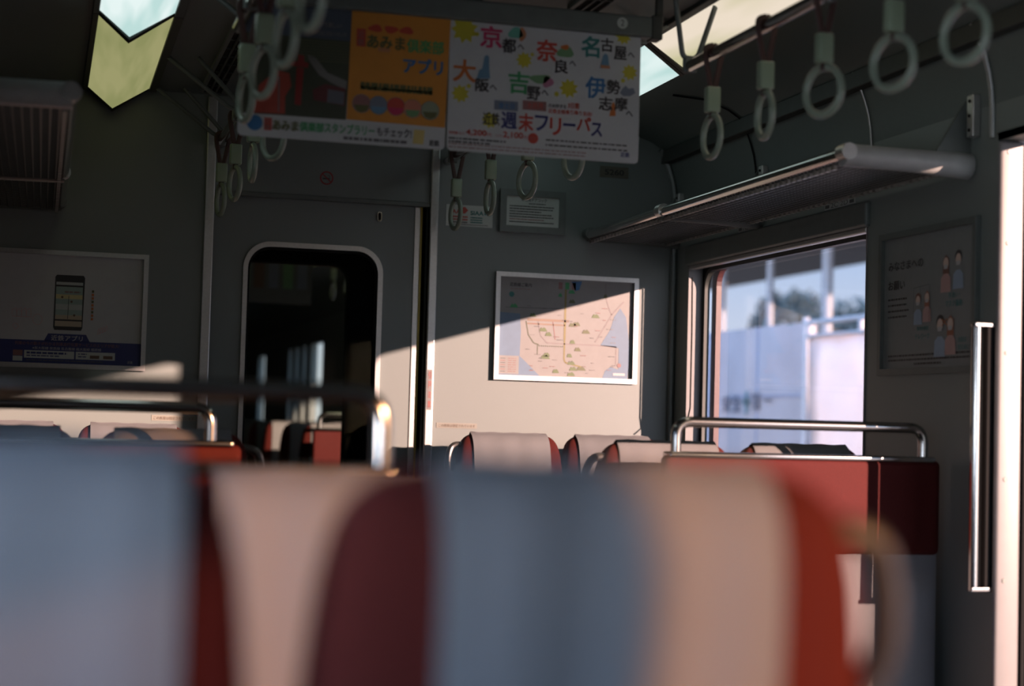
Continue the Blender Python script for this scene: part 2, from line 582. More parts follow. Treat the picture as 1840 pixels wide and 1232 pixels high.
# ---------------------------------------------------------------- side windows
def side_window(n, sgn, y0, y1, gl):
    """opening lined with white jambs, rubber gasket, maroon body flange, pane"""
    x0 = XR if sgn > 0 else XL
    X = lambda d: x0 + sgn*d
    r = thing('window_%d' % n, 'carriage side window', 'window')
    del r['label'], r['category']
    r['kind'] = 'structure'
    U, V, N = (0, 1, 0), (0, 0, 1), (sgn, 0, 0)
    big = rrect(y0+0.0005, WZ0+0.0005, y1-0.0005, WZ1-0.0005, 0.004)
    part('window_jamb', MB().ring(big, rrect(y0+0.006, WZ0+0.006, y1-0.006, WZ1-0.006, 0.03), (X(-0.003), 0, 0), U, V, N, 0.056), CREAMP, r)
    part('window_gasket', MB().ring(rrect(y0+0.006, WZ0+0.006, y1-0.006, WZ1-0.006, 0.03), rrect(y0+0.046, WZ0+0.04, y1-0.020, WZ1-0.055, 0.07), (X(0.053), 0, 0), U, V, N, 0.012), DARK, r)
    part('window_frame', MB().ring(rrect(y0+0.046, WZ0+0.04, y1-0.020, WZ1-0.055, 0.07), rrect(y0+0.058, WZ0+0.055, y1-0.034, WZ1-0.068, 0.065), (X(0.050), 0, 0), U, V, N, 0.02), DGREY, r, smooth=True)
    part('body_flange', MB().ring(rrect(y0+0.02, WZ0+0.02, y1-0.02, WZ1-0.03, 0.07), rrect(y0+0.03, WZ0+0.05, y1-0.062, WZ1-0.060, 0.06), (X(0.085), 0, 0), U, V, N, 0.02), MAROON, r)
    part('pane', MB().box((X(0.076), y0+0.02, WZ0+0.02), (X(0.080), y1-0.02, WZ1-0.02)), gl, r)
    # roller blind box across the top of the opening
    part('blind_box', MB().box((X(-0.016), y0-0.012, WZ1-0.046), (X(0.04), y1+0.012, WZ1+0.028), 0.008), MGREY, r)
    part('blind_bar', MB().box((X(-0.004), y0+0.01, WZ1-0.062), (X(0.02), y1-0.01, WZ1-0.046), 0.004), ALU, r)
    return r
for i, (a, b) in enumerate(SIDE_WINDOWS):
    w = side_window(i+1, 1, a, b, GLASS if a > 2 else (GLASST if a > -2 else GLASSK))
    if a > 2:
        z = 1.20
        part('blind_cord', MB().tube([(XR+0.004, b-0.022, 1.70), (XR+0.006, b-0.024, 1.5), (XR+0.006, b-0.024, 1.22), (XR+0.002, b-0.012, 1.175), (XR-0.012, b-0.03, 1.155)], 0.003, 6), DARK, w)
for i, (a, b) in enumerate(SIDE_WINDOWS):
    w = side_window(i+5, -1, a, b, GLASSC)
    if a > -2:
        part('sky_block_blind', MB().box((XL-0.028, a+0.008, WZ0+0.01 if a > 2 else 1.33), (XL-0.024, b-0.008, WZ1-0.04)), SKYBLOCK, w)  # added unseen blinds, keep left sky light off the far interior
for i, (a, b) in enumerate(((2.52, 3.0), (3.06, 3.54))):
    struct('window_%d' % (9+i), MB().box((XL-0.04, a-0.01, 0.94), (XL-0.035, b+0.01, 1.71)), GLASSD, 'left side door glass')

# ---------------------------------------------------------------- right door: pocket edge, open leaf edge
d2 = thing('door_2', 'open side door beside the sunlit pillar', 'door', (XR+0.05, DOOR_Y[1], 0))
d2['kind'] = 'structure'
part('door_leaf', MB().box((XR+0.085, 2.36, 0.02), (XR+0.110, 2.40, 1.86), 0.004), ALU, d2)
mbp = MB().box((XR-0.004, 3.672, 0.0), (XR+0.068, 3.690, 1.888), 0.010)
pil = part('door_pillar', mbp, CREAMP, d2, smooth=True)
for z in (1.86, 1.63, 1.355, 1.04, 0.79):
    part('screw', MB().tube([(XR+0.022, 3.673, z), (XR+0.022, 3.670, z)], 0.006, 10), MGREY, pil)
part('door_seal', MB().box((XR+0.068, 3.668, 0.0), (XR+0.10, 3.70, 1.875), 0.004), DARK, d2)
part('door_head', MB().box((XR+0.0, 2.36, 1.889), (XR+0.10, 3.69, 1.91)), MGREY, d2)
part('door_edge_trim', MB().box((XR+0.100, 3.640, 0.0), (XR+0.118, 3.70, 1.875), 0.004), ALU, d2)

# grab bar standing off the wall beside the door
gb = thing('grab_bar', 'vertical steel grab bar on the wall beside the bright door pillar', 'grab bar', (2.25, 3.70, 0.76))
part('bar', MB().tube([(2.247, 3.70, 0.762), (2.247, 3.70, 1.428)], 0.0125, 14), STEEL, gb, smooth=True)
part('mount_plate', MB().box((2.272, 3.690, 0.760), (2.2945, 3.712, 1.430), 0.003), DARK, gb)
for z in (0.766, 1.424):
    part('end_cap', MB().box((2.236, 3.687, z-0.006), (2.2945, 3.714, z+0.006), 0.003), STEEL, gb)

# ---------------------------------------------------------------- gangway door (door_1) in the end wall
d1 = thing('door_1', 'grey gangway door with rounded window in the end wall', 'door', (0.95, YE+0.05, 0))
d1['kind'] = 'structure'
U, V, N = (1, 0, 0), (0, 0, 1), (0, 1, 0)
GX0, GX1, GZ0, GZ1 = 0.684, 1.160, 0.80, 1.752
dl = MB()
lw0, lw1 = 0.545, 1.286
dl.ring(rrect(lw0, 0.012, lw1, 1.945, 0.002), rrect(GX0, GZ0, GX1, GZ1, 0.085), (0, YE+0.030, 0), U, V, N, 0.034)
part('door_leaf', dl, WALL, d1)
part('window_surround', MB().ring(rrect(GX0-0.012, GZ0-0.012, GX1+0.014, GZ1+0.014, 0.095, 10), rrect(GX0+0.004, GZ0+0.004, GX1-0.004, GZ1-0.004, 0.080, 10), (0, YE+0.020, 0), U, V, N, 0.012), ALU, d1, smooth=True)
part('window_gasket', MB().ring(rrect(GX0+0.000, GZ0+0.000, GX1-0.000, GZ1-0.000, 0.085, 10), rrect(GX0+0.012, GZ0+0.012, GX1-0.012, GZ1-0.012, 0.075, 10), (0, YE+0.034, 0), U, V, N, 0.02), DARK, d1)
part('pane', MB().box((GX0-0.004, YE+0.046, GZ0-0.004), (GX1+0.004, YE+0.050, GZ1+0.004)), DGLASS, d1)
part('edge_strip', MB().box((1.286, YE+0.026, 0.012), (1.308, YE+0.066, 1.945), 0.003), ALU, d1)
part('edge_seal', MB().box((1.308, YE+0.030, 0.012), (1.316, YE+0.06, 1.945)), YELLOW, d1)
lk = part('lock', MB().prism(rrect(1.150, 1.864, 1.160, 1.892, 0.0049), (0, YE+0.022, 0), U, V, N, 0.01), DARK, d1)
part('lock_rim', MB().ring(rrect(1.1465, 1.860, 1.1635, 1.896, 0.0084), rrect(1.150, 1.864, 1.160, 1.892, 0.0049), (0, YE+0.020, 0), U, V, N, 0.012), STEEL, d1)

# gangway bellows between the carriages
Y2 = 6.98
gy = MB()
gy.add([(0.42, YE+0.061, -0.03), (1.50, YE+0.061, -0.03), (1.50, YE+0.061, 2.06), (0.42, YE+0.061, 2.06),
        (0.42, Y2, -0.03), (1.50, Y2, -0.03), (1.50, Y2, 2.06), (0.42, Y2, 2.06)],
       [(0, 1, 5, 4), (1, 2, 6, 5), (2, 3, 7, 6), (3, 0, 4, 7)])
gg = struct('wall_gangway', gy, DARK, 'dark gangway bellows between the two carriages')

# ---------------------------------------------------------------- the next carriage, seen through the door glass
NY1 = 20.0
nh_r = [(7.5, WZ0, 8.75, WZ1), (9.35, 0.0, 10.5, DOOR_Z), (14.1, WZ0, 14.72, WZ1), (15.0, WZ0, 15.2, WZ1), (15.45, WZ0, 15.65, WZ1), (15.9, WZ0, 16.1, WZ1), (17.9, WZ0, 18.4, WZ1)]
struct('wall_next_right', wall_panel((Y2, NY1), (-0.06, WALL_TOP), nh_r, lambda u, v, d: (XR+d, u, v), WT), WALL, 'side wall of the next carriage')
struct('wall_next_left', wall_panel((Y2, NY1), (-0.06, WALL_TOP), [], lambda u, v, d: (XL-d, u, v), WT), WALL, 'left side wall of the next carriage')
NWX0, NWX1, NWZ1 = 0.745, 1.232, 1.788
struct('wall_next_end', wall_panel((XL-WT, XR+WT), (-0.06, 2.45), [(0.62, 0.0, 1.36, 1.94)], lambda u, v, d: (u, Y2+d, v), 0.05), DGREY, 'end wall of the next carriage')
struct('wall_next_back', MB().box((XL-WT, NY1, -0.06), (XR+WT, NY1+0.05, 2.45)), WALL, 'far end wall of the next carriage')
struct('ceiling_next', sweep(prof, Y2-0.01, NY1+0.02), CEIL, 'ceiling of the next carriage', smooth=True)
struct('floor_next', MB().box((XL-WT, Y2, -0.06), (XR+WT, NY1, 0.0)), FLOOR, 'floor of the next carriage')
d3 = thing('door_3', 'gangway door of the next carriage', 'door', (0.99, Y2+0.02, 0))
d3['kind'] = 'structure'
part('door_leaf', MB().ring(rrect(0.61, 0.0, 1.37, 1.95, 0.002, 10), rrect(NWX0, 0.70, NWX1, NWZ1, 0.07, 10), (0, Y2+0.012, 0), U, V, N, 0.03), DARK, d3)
part('window_surround', MB().ring(rrect(NWX0-0.008, 0.69, NWX1+0.008, NWZ1+0.008, 0.075, 10), rrect(NWX0+0.003, 0.703, NWX1-0.003, NWZ1-0.003, 0.068, 10), (0, Y2+0.004, 0), U, V, N, 0.012), DGREY, d3)

# ---------------------------------------------------------------- ceiling lamps: V section diffusers in segments
LW_R = emit('warm_lamp_diffuser', (0.60, 0.56, 0.34), (0.86, 0.74, 0.60), 1.05, 1.6)
LW_L = emit('dim_lamp_diffuser', (0.29, 0.30, 0.125), (0.37, 0.36, 0.165), 0.95, 2.5)
LC = emit('cool_lamp_diffuser', (0.55, 0.78, 0.75), (0.85, 0.98, 0.96), 1.0, 2.2)
def lamp(sgn, y0, y1, m, label, far_cap=False):
    X = lambda d: CX + sgn*d
    a, b, c = (0.668, 2.262), (0.789, 2.184), (0.872, 2.252)
    t = thing('ceiling_lamp', label, 'ceiling light', (X(0.78), (y0+y1)/2, 2.26), 'fluorescent ceiling lamps')
    g = 0.022
    mb = MB()
    vs = [(X(d), y, z) for y in (y0+g, y1-g) for d, z in (a, b, c)]
    mb.add(vs, [(0, 1, 4, 3), (1, 2, 5, 4)])
    part('diffuser', mb, m, t)
    for yy in (y0, y1):
        fr = MB()
        yc = yy + (g/2 if yy == y0 else -g/2)
        fr.prism([(X(0.650), 2.275), (X(0.789), 2.176), (X(0.888), 2.262), (X(0.888), 2.272)], (0, yc-g/2, 0), (1, 0, 0), (0, 0, 1), (0, 1, 0), g)
        part('end_frame', fr, DARK if far_cap else DGREY, t)
    part('edge_strip', MB().box((X(0.640), y0, 2.255), (X(0.668), y1, 2.270), 0.003), DGREY, t)
    part('edge_strip', MB().box((X(0.872), y0, 2.246), (X(0.890), y1, 2.262), 0.003), DGREY, t)
    return t
lamp(1, 3.25, 4.53, LW_R, 'warm cream ceiling lamp behind the right row of hand straps')
lamp(1, 4.535, 5.86, LC, 'bright bluish white ceiling lamp right of the hanging posters')
lamp(-1, 3.6, 4.72, LC, 'bluish white ceiling lamp cut by the top edge, upper left')
lamp(-1, 4.725, 5.86, LW_L, 'dim yellowish ceiling lamp with V shaped end, upper left', True)
lamp(1, 7.2, 9.4, LW_R, 'yellow ceiling lamp of the next carriage seen through the door glass')
lamp(1, 9.4, 11.4, LW_L, 'dim ceiling lamp deep in the next carriage')

# dark air vents in the ceiling
def vent(x0, x1, y0, y1, label):
    t = thing('ceiling_vent', label, 'vent', ((x0+x1)/2, (y0+y1)/2, 2.27), 'ceiling air vents')
    part('backing', MB().box((x0, y0, 2.258), (x1, y1, 2.268)), DARK, t)
    fr = MB()
    fr.ring([(x0-0.012, y0-0.012), (x1+0.012, y0-0.012), (x1+0.012, y1+0.012), (x0-0.012, y1+0.012)], [(x0, y0), (x1, y0), (x1, y1), (x0, y1)], (0, 0, 2.254), (1, 0, 0), (0, 1, 0), (0, 0, 1), 0.014)
    part('frame', fr, MGREY, t)
    sl = MB()
    n = 3
    for i in range(1, n):
        x = x0 + (x1-x0)*i/n
        sl.box((x-0.003, y0, 2.253), (x+0.003, y1, 2.262))
    k = int((y1-y0)/0.12)
    for i in range(k+1):
        y = y0 + (y1-y0)*i/k
        sl.box((x0, y-0.002, 2.253), (x1, y+0.002, 2.262))
    part('slat', sl, DGREY, t)
vent(1.33, 1.40, 3.2, 4.22, 'narrow dark air vent above the right hanging poster')
vent(0.90, 1.08, 3.2, 4.22, 'slatted dark air vent in the middle of the ceiling')
vent(0.50, 0.56, 4.70, 5.78, 'narrow dark air vent left of the hanging posters')

# ---------------------------------------------------------------- strap rails with V brackets
def vbracket(y, xa, xb, xc, rail_z):
    mb = MB()
    pts = arcpath([(xa, y, 2.266), (xc-0.020, y, rail_z+0.020), (xc+0.020, y, rail_z+0.020), (xb, y, 2.266)], 0.035, 8)
    mb.tube(pts, 0.0075, 8)
    mb.box((xc-0.019, y-0.008, rail_z-0.018), (xc+0.019, y+0.008, rail_z+0.028), 0.006)
    return mb
def strap_rail(x, y0, y1, z, br, xa, xb, label):
    t = thing('strap_rail', label, 'rail', (x, (y0+y1)/2, z), 'ceiling rails carrying hand straps')
    part('rail', MB().tube([(x, y0, z), (x, y1, z)], 0.0160, 14), STEEL, t, smooth=True)
    for y in br:
        part('bracket', vbracket(y, xa, xb, x, z), MGREY, t, smooth=True)
    return t
RZ = 2.090
RXR, RXL, MXR, MXL = 1.600, 0.430, 1.392, 0.566
strap_rail(RXR, 2.42, 4.055, RZ, (4.045, 3.25, 2.45), 1.556, 1.672, 'steel strap rail crossing the warm lamp on the right')
strap_rail(RXL, 2.42, 4.055, RZ, (3.80, 3.25, 2.45), 0.310, 0.425, 'steel strap rail at the top left in front of the hanging posters')
strap_rail(MXR, 4.25, 5.885, RZ, (5.80, 5.1, 4.3), 1.545, 1.64, 'steel strap rail behind the right hanging poster')
strap_rail(MXL, 4.25, 5.885, RZ, (5.80, 5.28, 4.3), 0.335, 0.435, 'steel strap rail near the end wall, left of the door')

def make_strap():
    t = thing('hand_strap', 'x', 'hand strap', (0, 0, 0))
    b = MB()
    for s in (-1, 1):
        b.tube(arcpath([(0, 0, 0.022), (s*0.021, 0, 0.016), (s*0.022, 0, -0.004), (s*0.004, 0, -0.095)], 0.010, 4), 0.0075, 6, sx=0.35)
    b.box((-0.008, -0.010, -0.165), (0.008, 0.010, -0.088), 0.002)
    part('strap', b, LEATH, t)
    part('sleeve', MB().box((-0.0185, -0.0125, -0.150), (0.0185, 0.0125, -0.084), 0.005), IVORY, t, smooth=True)
    part('ring', MB().tube([(0, 0.052*sin(2*pi*k/36), -0.2095 - 0.052*cos(2*pi*k/36)) for k in range(36)], 0.0085, 10, closed=True), RINGM, t, smooth=True)
    return t
S0 = make_strap()
first = [True]
def strap(x, y, z, rot, label, group):
    o = S0 if first[0] else copy_tree(S0)
    first[0] = False
    o.location = (x, y, z)
    for ch in o.children:
        if ch.name.startswith('ring'):
            ch.rotation_euler = (0, 0, radians(rot))
        else:
            ch.rotation_euler = (0, 0, radians(rot*0.4) if ch.name.startswith('sleeve') else 0)
    o['label'] = label
    o['group'] = group
G1 = 'hand straps on the right rail'
for y, rot, lb in ((3.885, 2, 'ivory hand strap nearest the V bracket on the right rail'),
                   (3.565, -5, 'second hand strap from the V bracket on the right rail, ring nearly edge-on'),
                   (3.262, 20, 'third hand strap from the V bracket on the right rail, ring turned open'),
                   (2.955, 20, 'fourth hand strap from the V bracket, ring half over the cornice strip'),
                   (2.688, 17, 'blurred hand strap at the top right, last of the right rail')):
    strap(RXR, y, RZ, rot, lb, G1)
G2 = 'hand straps in front of the left hanging poster'
for y, rot, lb in ((3.86, 11, 'hand strap overlapping the left bottom corner of the hanging poster'),
                   (3.55, 20, 'hand strap with open ring before the red part of the hanging poster'),
                   (3.21, 13, 'blurred hand strap second from the right before the hanging poster'),
                   (2.89, 14, 'most blurred hand strap at the top edge before the dark poster photo')):
    strap(RXL, y, RZ, rot, lb, G2)
G3 = 'hand straps left of the gangway door'
for y, rot, lb in ((5.74, 9, 'leftmost small hand strap, lowest in the picture, beside the door post'),
                   (5.31, 13, 'second small hand strap from the left below the hanging poster'),
                   (4.85, 2, 'small edge-on hand strap under the blue dot of the hanging poster'),
                   (4.40, 25, 'hand strap with open ring just below the left hanging poster')):
    strap(MXL, y, RZ, rot, lb, G3)
G4 = 'hand straps below the right hanging poster'
for y, rot, lb in ((5.735, 6, 'hand strap hanging before the red and green sticker, leftmost of four'),
                   (5.265, 0, 'edge-on hand strap between the sticker and the paper notice'),
                   (4.83, 13, 'hand strap with open ring before the paper notice'),
                   (4.375, 12, 'hand strap half hidden by the hanging poster, near the number plate')):
    strap(MXR, y, RZ, rot, lb, G4)

# ---------------------------------------------------------------- luggage racks
def rack(sgn, label, group):
    x0 = XR if sgn > 0 else XL
    xf = CX + sgn*0.948
    xb = CX + sgn*1.265
    zf, zb = 1.850, 1.846
    y0, y1 = 3.83, 5.885
    t = thing('luggage_rack', label, 'luggage rack', (x0, (y0+y1)/2, zf), group)
    part('front_rail', MB().tube([(xf, y0, zf), (xf, y1, zf)], 0.0165, 14), STEEL, t, smooth=True)
    part('back_rail', MB().tube([(xb, y0, zb), (xb, y1, zb)], 0.011, 12), STEEL, t, smooth=True)
    net = MB()
    n = 96
    for i in range(n+1):
        y = y0+0.03 + (y1-y0-0.05)*i/n
        net.tube([(xf, y, zf-0.017), (xf+(xb-xf)*0.5, y, zf-0.020), (xb, y, zb-0.012)], 0.0026, 5, cap=False)
    for j in range(1, 15):
        f = j/15
        net.tube([(xf+(xb-xf)*f, y0+0.02, zf-0.018), (xf+(xb-xf)*f, y1-0.01, zf-0.018)], 0.0030, 5, cap=False)
    part('net', net, WIREM, t)
    cl, cb = MB(), MB()
    for i in range(58):
        y = y0+0.06 + i*0.0345
        cl.box((xf+sgn*0.006, y, zf-0.030), (xf+sgn*0.016, y+0.018, zf-0.014))
        cb.box((xb-sgn*0.018, y, zb-0.022), (xb-sgn*0.006, y+0.018, zb-0.010))
    part('net_lacing', cl, CLIPM, t)
    part('net_lacing', cb, CLIPM, t)
    for y, r in ((3.82, 0.030), (5.12, 0.026), (5.872, 0.022)):
        k = MB()
        k.tube([(xf-sgn*0.004, y, zf-0.002), (xf+(x0-xf)*0.5, y, zf-0.004), (x0-sgn*0.004, y, zf-0.008)], [r, r*1.0, r*1.15], 16)
        arm = part('bracket', k, LGREY if y < 4 else MGREY, t, smooth=True)
        cp = MB()
        cp.tube([(xf-sgn*0.006, y-r*1.02, zf), (xf-sgn*0.006, y-r*1.02-0.006, zf)], r*0.62, 14)
        cp.tube([(xf, y-0.03, zf+0.004), (xf, y+0.012, zf+0.004)], 0.0215, 14)
        part('bracket_cap', cp, ALU if y < 5.5 else MGREY, arm, smooth=True)
        g = MB()
        g.prism([(0, 0.16), (-0.018, 0.16), (-0.105, 0.018), (-0.09, 0.0), (0, -0.03)], (x0, y-0.004, zf), (sgn, 0, 0), (0, 0, 1), (0, 1, 0), 0.008)
        part('gusset', g, MGREY, t)
        pz = MB().box((x0-sgn*0.024, y-0.050, zf+0.062), (x0-sgn*0.0005, y-0.018, zf+0.172), 0.004)
        pl = part('mount_plate', pz, ALU, t)
        for dz in (0.08, 0.117, 0.155):
            part('screw', MB().tube([(x0-sgn*0.022, y-0.034, zf+dz), (x0-sgn*0.027, y-0.034, zf+dz)], 0.0045, 8), DARK, pl)
    return t
rack(1, 'steel mesh luggage rack above the sunlit window', 'luggage racks')
rack(-1, 'dark mesh luggage rack at the left edge above the phone poster', 'luggage racks')
# seat number plates under the rack
for y0_, y1_, tx, lb in ((5.02, 5.40, '1C 1D', 'seat number label under the far half of the luggage rack'), (4.38, 4.72, '2C 2D', 'seat number label under the near half of the luggage rack')):
    yb_ = (y0_+y1_)/2
    t = thing('seat_number_label', lb, 'label', (XR, yb_, 1.825), 'seat number labels under the rack')
    part('plate', MB().box((XR-0.002, yb_-0.10, 1.822), (XR, yb_+0.10, 1.842)), LGREY, t)
    s_ = Sheet(t, (XR-0.002, yb_+0.10, 1.842), (0, -1, 0), (0, 0, 1), 0.20, 0.020)
    s_.text(tx, 0.22, 0.15, 0.78, 0.85, BLACK)
    s_.rect(0.03, 0.3, 0.17, 0.8, BLACK, 'arrow_mark', 2)
    s_.rect(0.83, 0.3, 0.97, 0.8, BLACK, 'arrow_mark', 2)
    s_.done()

# ---------------------------------------------------------------- seats
ZW = [(0.43, .188), (0.75, .191), (0.90, .191), (0.97, .190), (1.03, .183), (1.065, .176), (1.085, .166), (1.097, .152), (1.103, .138), (1.106, .118)]
ZT = [(0.43, .072), (0.80, .064), (0.95, .058), (1.02, .054), (1.055, .048), (1.08, .036), (1.094, .023), (1.102, .012), (1.106, .003)]
def lerp(tab, z):
    if z <= tab[0][0]:
        return tab[0][1]
    for (a, x), (b, y) in zip(tab[:-1], tab[1:]):
        if z <= b:
            return x + (y-x)*(z-a)/(b-a)
    return tab[-1][1]
LEAN = 0.13
def lean(z):
    return (z-1.10)*(-LEAN)        # seat faces -y, the top leans towards +y
_seat_cache = {}
def seat_meshes():
    if _seat_cache:
        return _seat_cache
    zs = [0.43, 0.5, 0.6, 0.7, 0.8, 0.87, 0.92, 0.96, 1.0, 1.03, 1.055, 1.07, 1.08, 1.088, 1.094, 1.098, 1.102, 1.1045, 1.106]
    n = 44
    mb = MB()
    vs = []
    for z in zs:
        w, t = lerp(ZW, z), lerp(ZT, z)
        for k in range(n):
            a = 2*pi*k/n
            c, s = cos(a), sin(a)
            p = 2/5.0
            x = w*abs(c)**p*(1 if c >= 0 else -1)
            y = t*abs(s)**p*(1 if s >= 0 else -1)
            vs.append((x, y - lean(z), z))
    fs = []
    for i in range(len(zs)-1):
        for k in range(n):
            fs.append((i*n+k, i*n+(k+1) % n, (i+1)*n+(k+1) % n, (i+1)*n+k))
    fs += [tuple(range(n))[::-1], tuple((len(zs)-1)*n+k for k in range(n))]
    mb.add(vs, fs)
    _seat_cache['backrest'] = (mb, REDF)
    # cloth cover draped front and back over the top
    rnd = random.Random(3)
    fz = [0.74, 0.80, 0.86, 0.92, 0.97, 1.0, 1.03, 1.05, 1.065, 1.078, 1.088, 1.096, 1.102]
    path = [(z, -1) for z in fz] + [(1.1075, -0.35), (1.109, 0.0), (1.1075, 0.35)] + [(z, 1) for z in fz[::-1]]
    m = 16
    for key, cw in (('headrest_cover', 0.139), ('headrest_cover_narrow', 0.115)):
        cv = MB()
        for layer in (0, 1):
            base = len(cv.v)
            vs, fs = [], []
            for i, (z, sd) in enumerate(path):
                for k in range(m+1):
                    x = -cw + 2*cw*k/m
                    w, t = lerp(ZW, z), lerp(ZT, z)
                    flare = 1.0
                    th = t*(max(0.0, 1-abs(min(1, x/w))**5))**(1/5.0)
                    off = 0.0035 + 0.0022*layer + 0.0016*sin(9*x/cw + 3*z) * (1 if z < 1.09 else 0.3) + 0.0012*sin(23*x/cw)
                    if abs(sd) == 1:
                        y = sd*(th + off)
                        zz = z + (0.003 if z > 1.06 else 0)
                    else:
                        y = sd*th
                        zz = z + 0.001 + 0.0022*layer + 0.0010*sin(11*x/cw)
                    vs.append((x, y - lean(z), zz))
            for i in range(len(path)-1):
                for k in range(m):
                    q = (i*(m+1)+k, i*(m+1)+k+1, (i+1)*(m+1)+k+1, (i+1)*(m+1)+k)
                    fs.append(q if layer else q[::-1])
            cv.add(vs, fs)
        L = len(path)*(m+1)
        edge = [k for k in range(m+1)] + [i*(m+1)+m for i in range(1, len(path))] + [(len(path)-1)*(m+1)+k for k in range(m-1, -1, -1)] + [i*(m+1) for i in range(len(path)-2, 0, -1)]
        for a, b in zip(edge, edge[1:]+edge[:1]):
            cv.f.append((a, b, L+b, L+a))
        _seat_cache[key] = (cv, CLOTH)
    _seat_cache['seat_cushion'] = (MB().box((-0.190, -0.36, 0.30), (0.190, 0.06, 0.45), 0.035), REDF)
    _seat_cache['seat_base'] = (MB().box((-0.18, -0.32, 0.0), (0.19, 0.05, 0.30), 0.01), DGREY)
    for s, nm in ((1, 'R'), (-1, 'L')):
        g = MB()
        g.tube(arcpath([(s*0.150, 0.0, 1.066), (s*0.204, 0.002, 1.067), (s*0.219, -0.008, 1.02), (s*0.221, -0.015, 0.975), (s*0.195, -0.03, 0.925), (s*0.165, -0.03, 0.918)], 0.030, 6), 0.0105, 10, sx=1.3)
        _seat_cache['handle' + nm] = (g, GRIP)
    return _seat_cache
_meshes = {}
def seat(x, y, face, label, group, handle=None, dz=0.0, cat='seat', cover='headrest_cover', shift=0.0):
    """face: -1 faces the camera (-y), +1 faces away"""
    t = thing('train_seat', label, cat, (x, y, dz), group)
    t.rotation_euler = (0, 0, 0 if face < 0 else pi)
    keys = ['backrest', cover, 'seat_cushion', 'seat_base']
    if handle:
        h = handle if face < 0 else {'L': 'R', 'R': 'L'}[handle]
        keys.append('handle' + h)
    for k in keys:
        nm = 'grip_handle' if k.startswith('handle') else ('headrest_cover' if k.startswith('headrest') else k)
        if k not in _meshes:
            mb, m = seat_meshes()[k]
            o = link_mesh(nm, mb, m, (0, 0, 0), True)
            _meshes[k] = o.data
        else:
            o = bpy.data.objects.new(nm, _meshes[k])
            COL.objects.link(o)
        o.parent = t
        if k.startswith('headrest'):
            o.location.x = shift
    return t
LA, LWN = 0.330, -0.072           # left pair: aisle seat, window seat
RA, RWN = 1.588, 1.972            # right pair
SG = 'high-backed red seats with white headrest covers'
seat(0.360, 1.06, 1, 'large blurred foreground seat right of the gap, white cover half sunlit', SG, 'R', 0.014, cover='headrest_cover_narrow')
seat(-0.060, 1.06, 1, 'large blurred foreground seat at the bottom left, bluish white cover', SG, None, 0.021, cover='headrest_cover', shift=-0.006)
seat(0.326, 1.86, -1, 'blurred seat whose sunlit cover shows through the gap between the foreground seats', SG, 'R', -0.022)
seat(-0.064, 1.86, -1, 'seat against the window hidden behind the bottom left foreground seat', SG, None, -0.022)
seat(RA, 5.66, -1, 'red seat with rumpled white cover nearest the door, right of the aisle', SG, 'L')
seat(RWN, 5.66, -1, 'red seat under the route map, against the end wall', SG)
seat(RA, 4.13, 1, 'red seat with taupe grip handle, left behind the red partition', SG, 'L')
seat(RWN, 4.13, 1, 'red seat by the bright window, its cover just above the partition', SG)
seat(0.300, 5.66, -1, 'far left aisle seat against the end wall, only its top seen', SG, 'R')
seat(-0.095, 5.66, -1, 'far left seat under the phone poster, only its top seen', SG)
seat(0.312, 4.13, 1, 'left aisle seat behind the red partition, red shoulder beside the rail end', SG, 'R')
seat(-0.090, 4.13, 1, 'left seat behind the partition at the picture edge, white cover top', SG)
NG = 'seats of the next carriage seen through the door glass'
for y in (9.25, 10.05, 10.85, 11.65, 12.45, 13.25):
    for x in (RA, RWN):
        seat(x, y, 1, 'red seat with white cover in the next carriage seen through the door glass', NG)

# ---------------------------------------------------------------- partitions with rails beside the doors
def partition(xa, xb, y, label, group, inset=0.035, rz=1.162):
    """aisle end xa, wall end xb"""
    lo, hi = min(xa, xb), max(xa, xb)
    t = thing('seat_partition', label, 'partition', ((lo+hi)/2, y, 0), group)
    part('panel', MB().box((lo, y-0.024, 0.832), (hi, y+0.020, 1.078), 0.016), PANELR, t, smooth=True)
    part('top_trim', MB().box((lo+0.01, y-0.030, 1.072), (hi-0.02, y+0.024, 1.088), 0.006), STEEL, t, smooth=True)
    part('skirt', MB().box((lo+0.02, y-0.012, 0.0), (hi-0.004, y+0.012, 0.84), 0.003), SKIRT, t)
    s = 1 if xb > xa else -1
    p0, p1 = xa + s*inset, xb - s*0.045
    pts = arcpath([(p0, y-0.004, 1.080), (p0, y-0.004, rz), (p1, y-0.004, rz), (p1, y-0.004, 1.080)], 0.045, 8)
    part('rail', MB().tube(pts, 0.0135, 14), STEEL, t, smooth=True)
    return t
PG = 'red partitions with steel rails'
partition(1.503, 2.275, 3.93, 'red partition with steel rail below the bright window', PG)
partition(0.455, -0.300, 3.93, 'red partition with steel rail at the left, before the phone poster', PG, 0.072)
partition(0.475, -0.300, 2.20, 'partition whose blurred dark rail crosses the left half of the picture', PG, 0.035, 1.182)
partition(1.400, 2.275, 8.85, 'red partition of the next carriage seen through the door glass', PG)

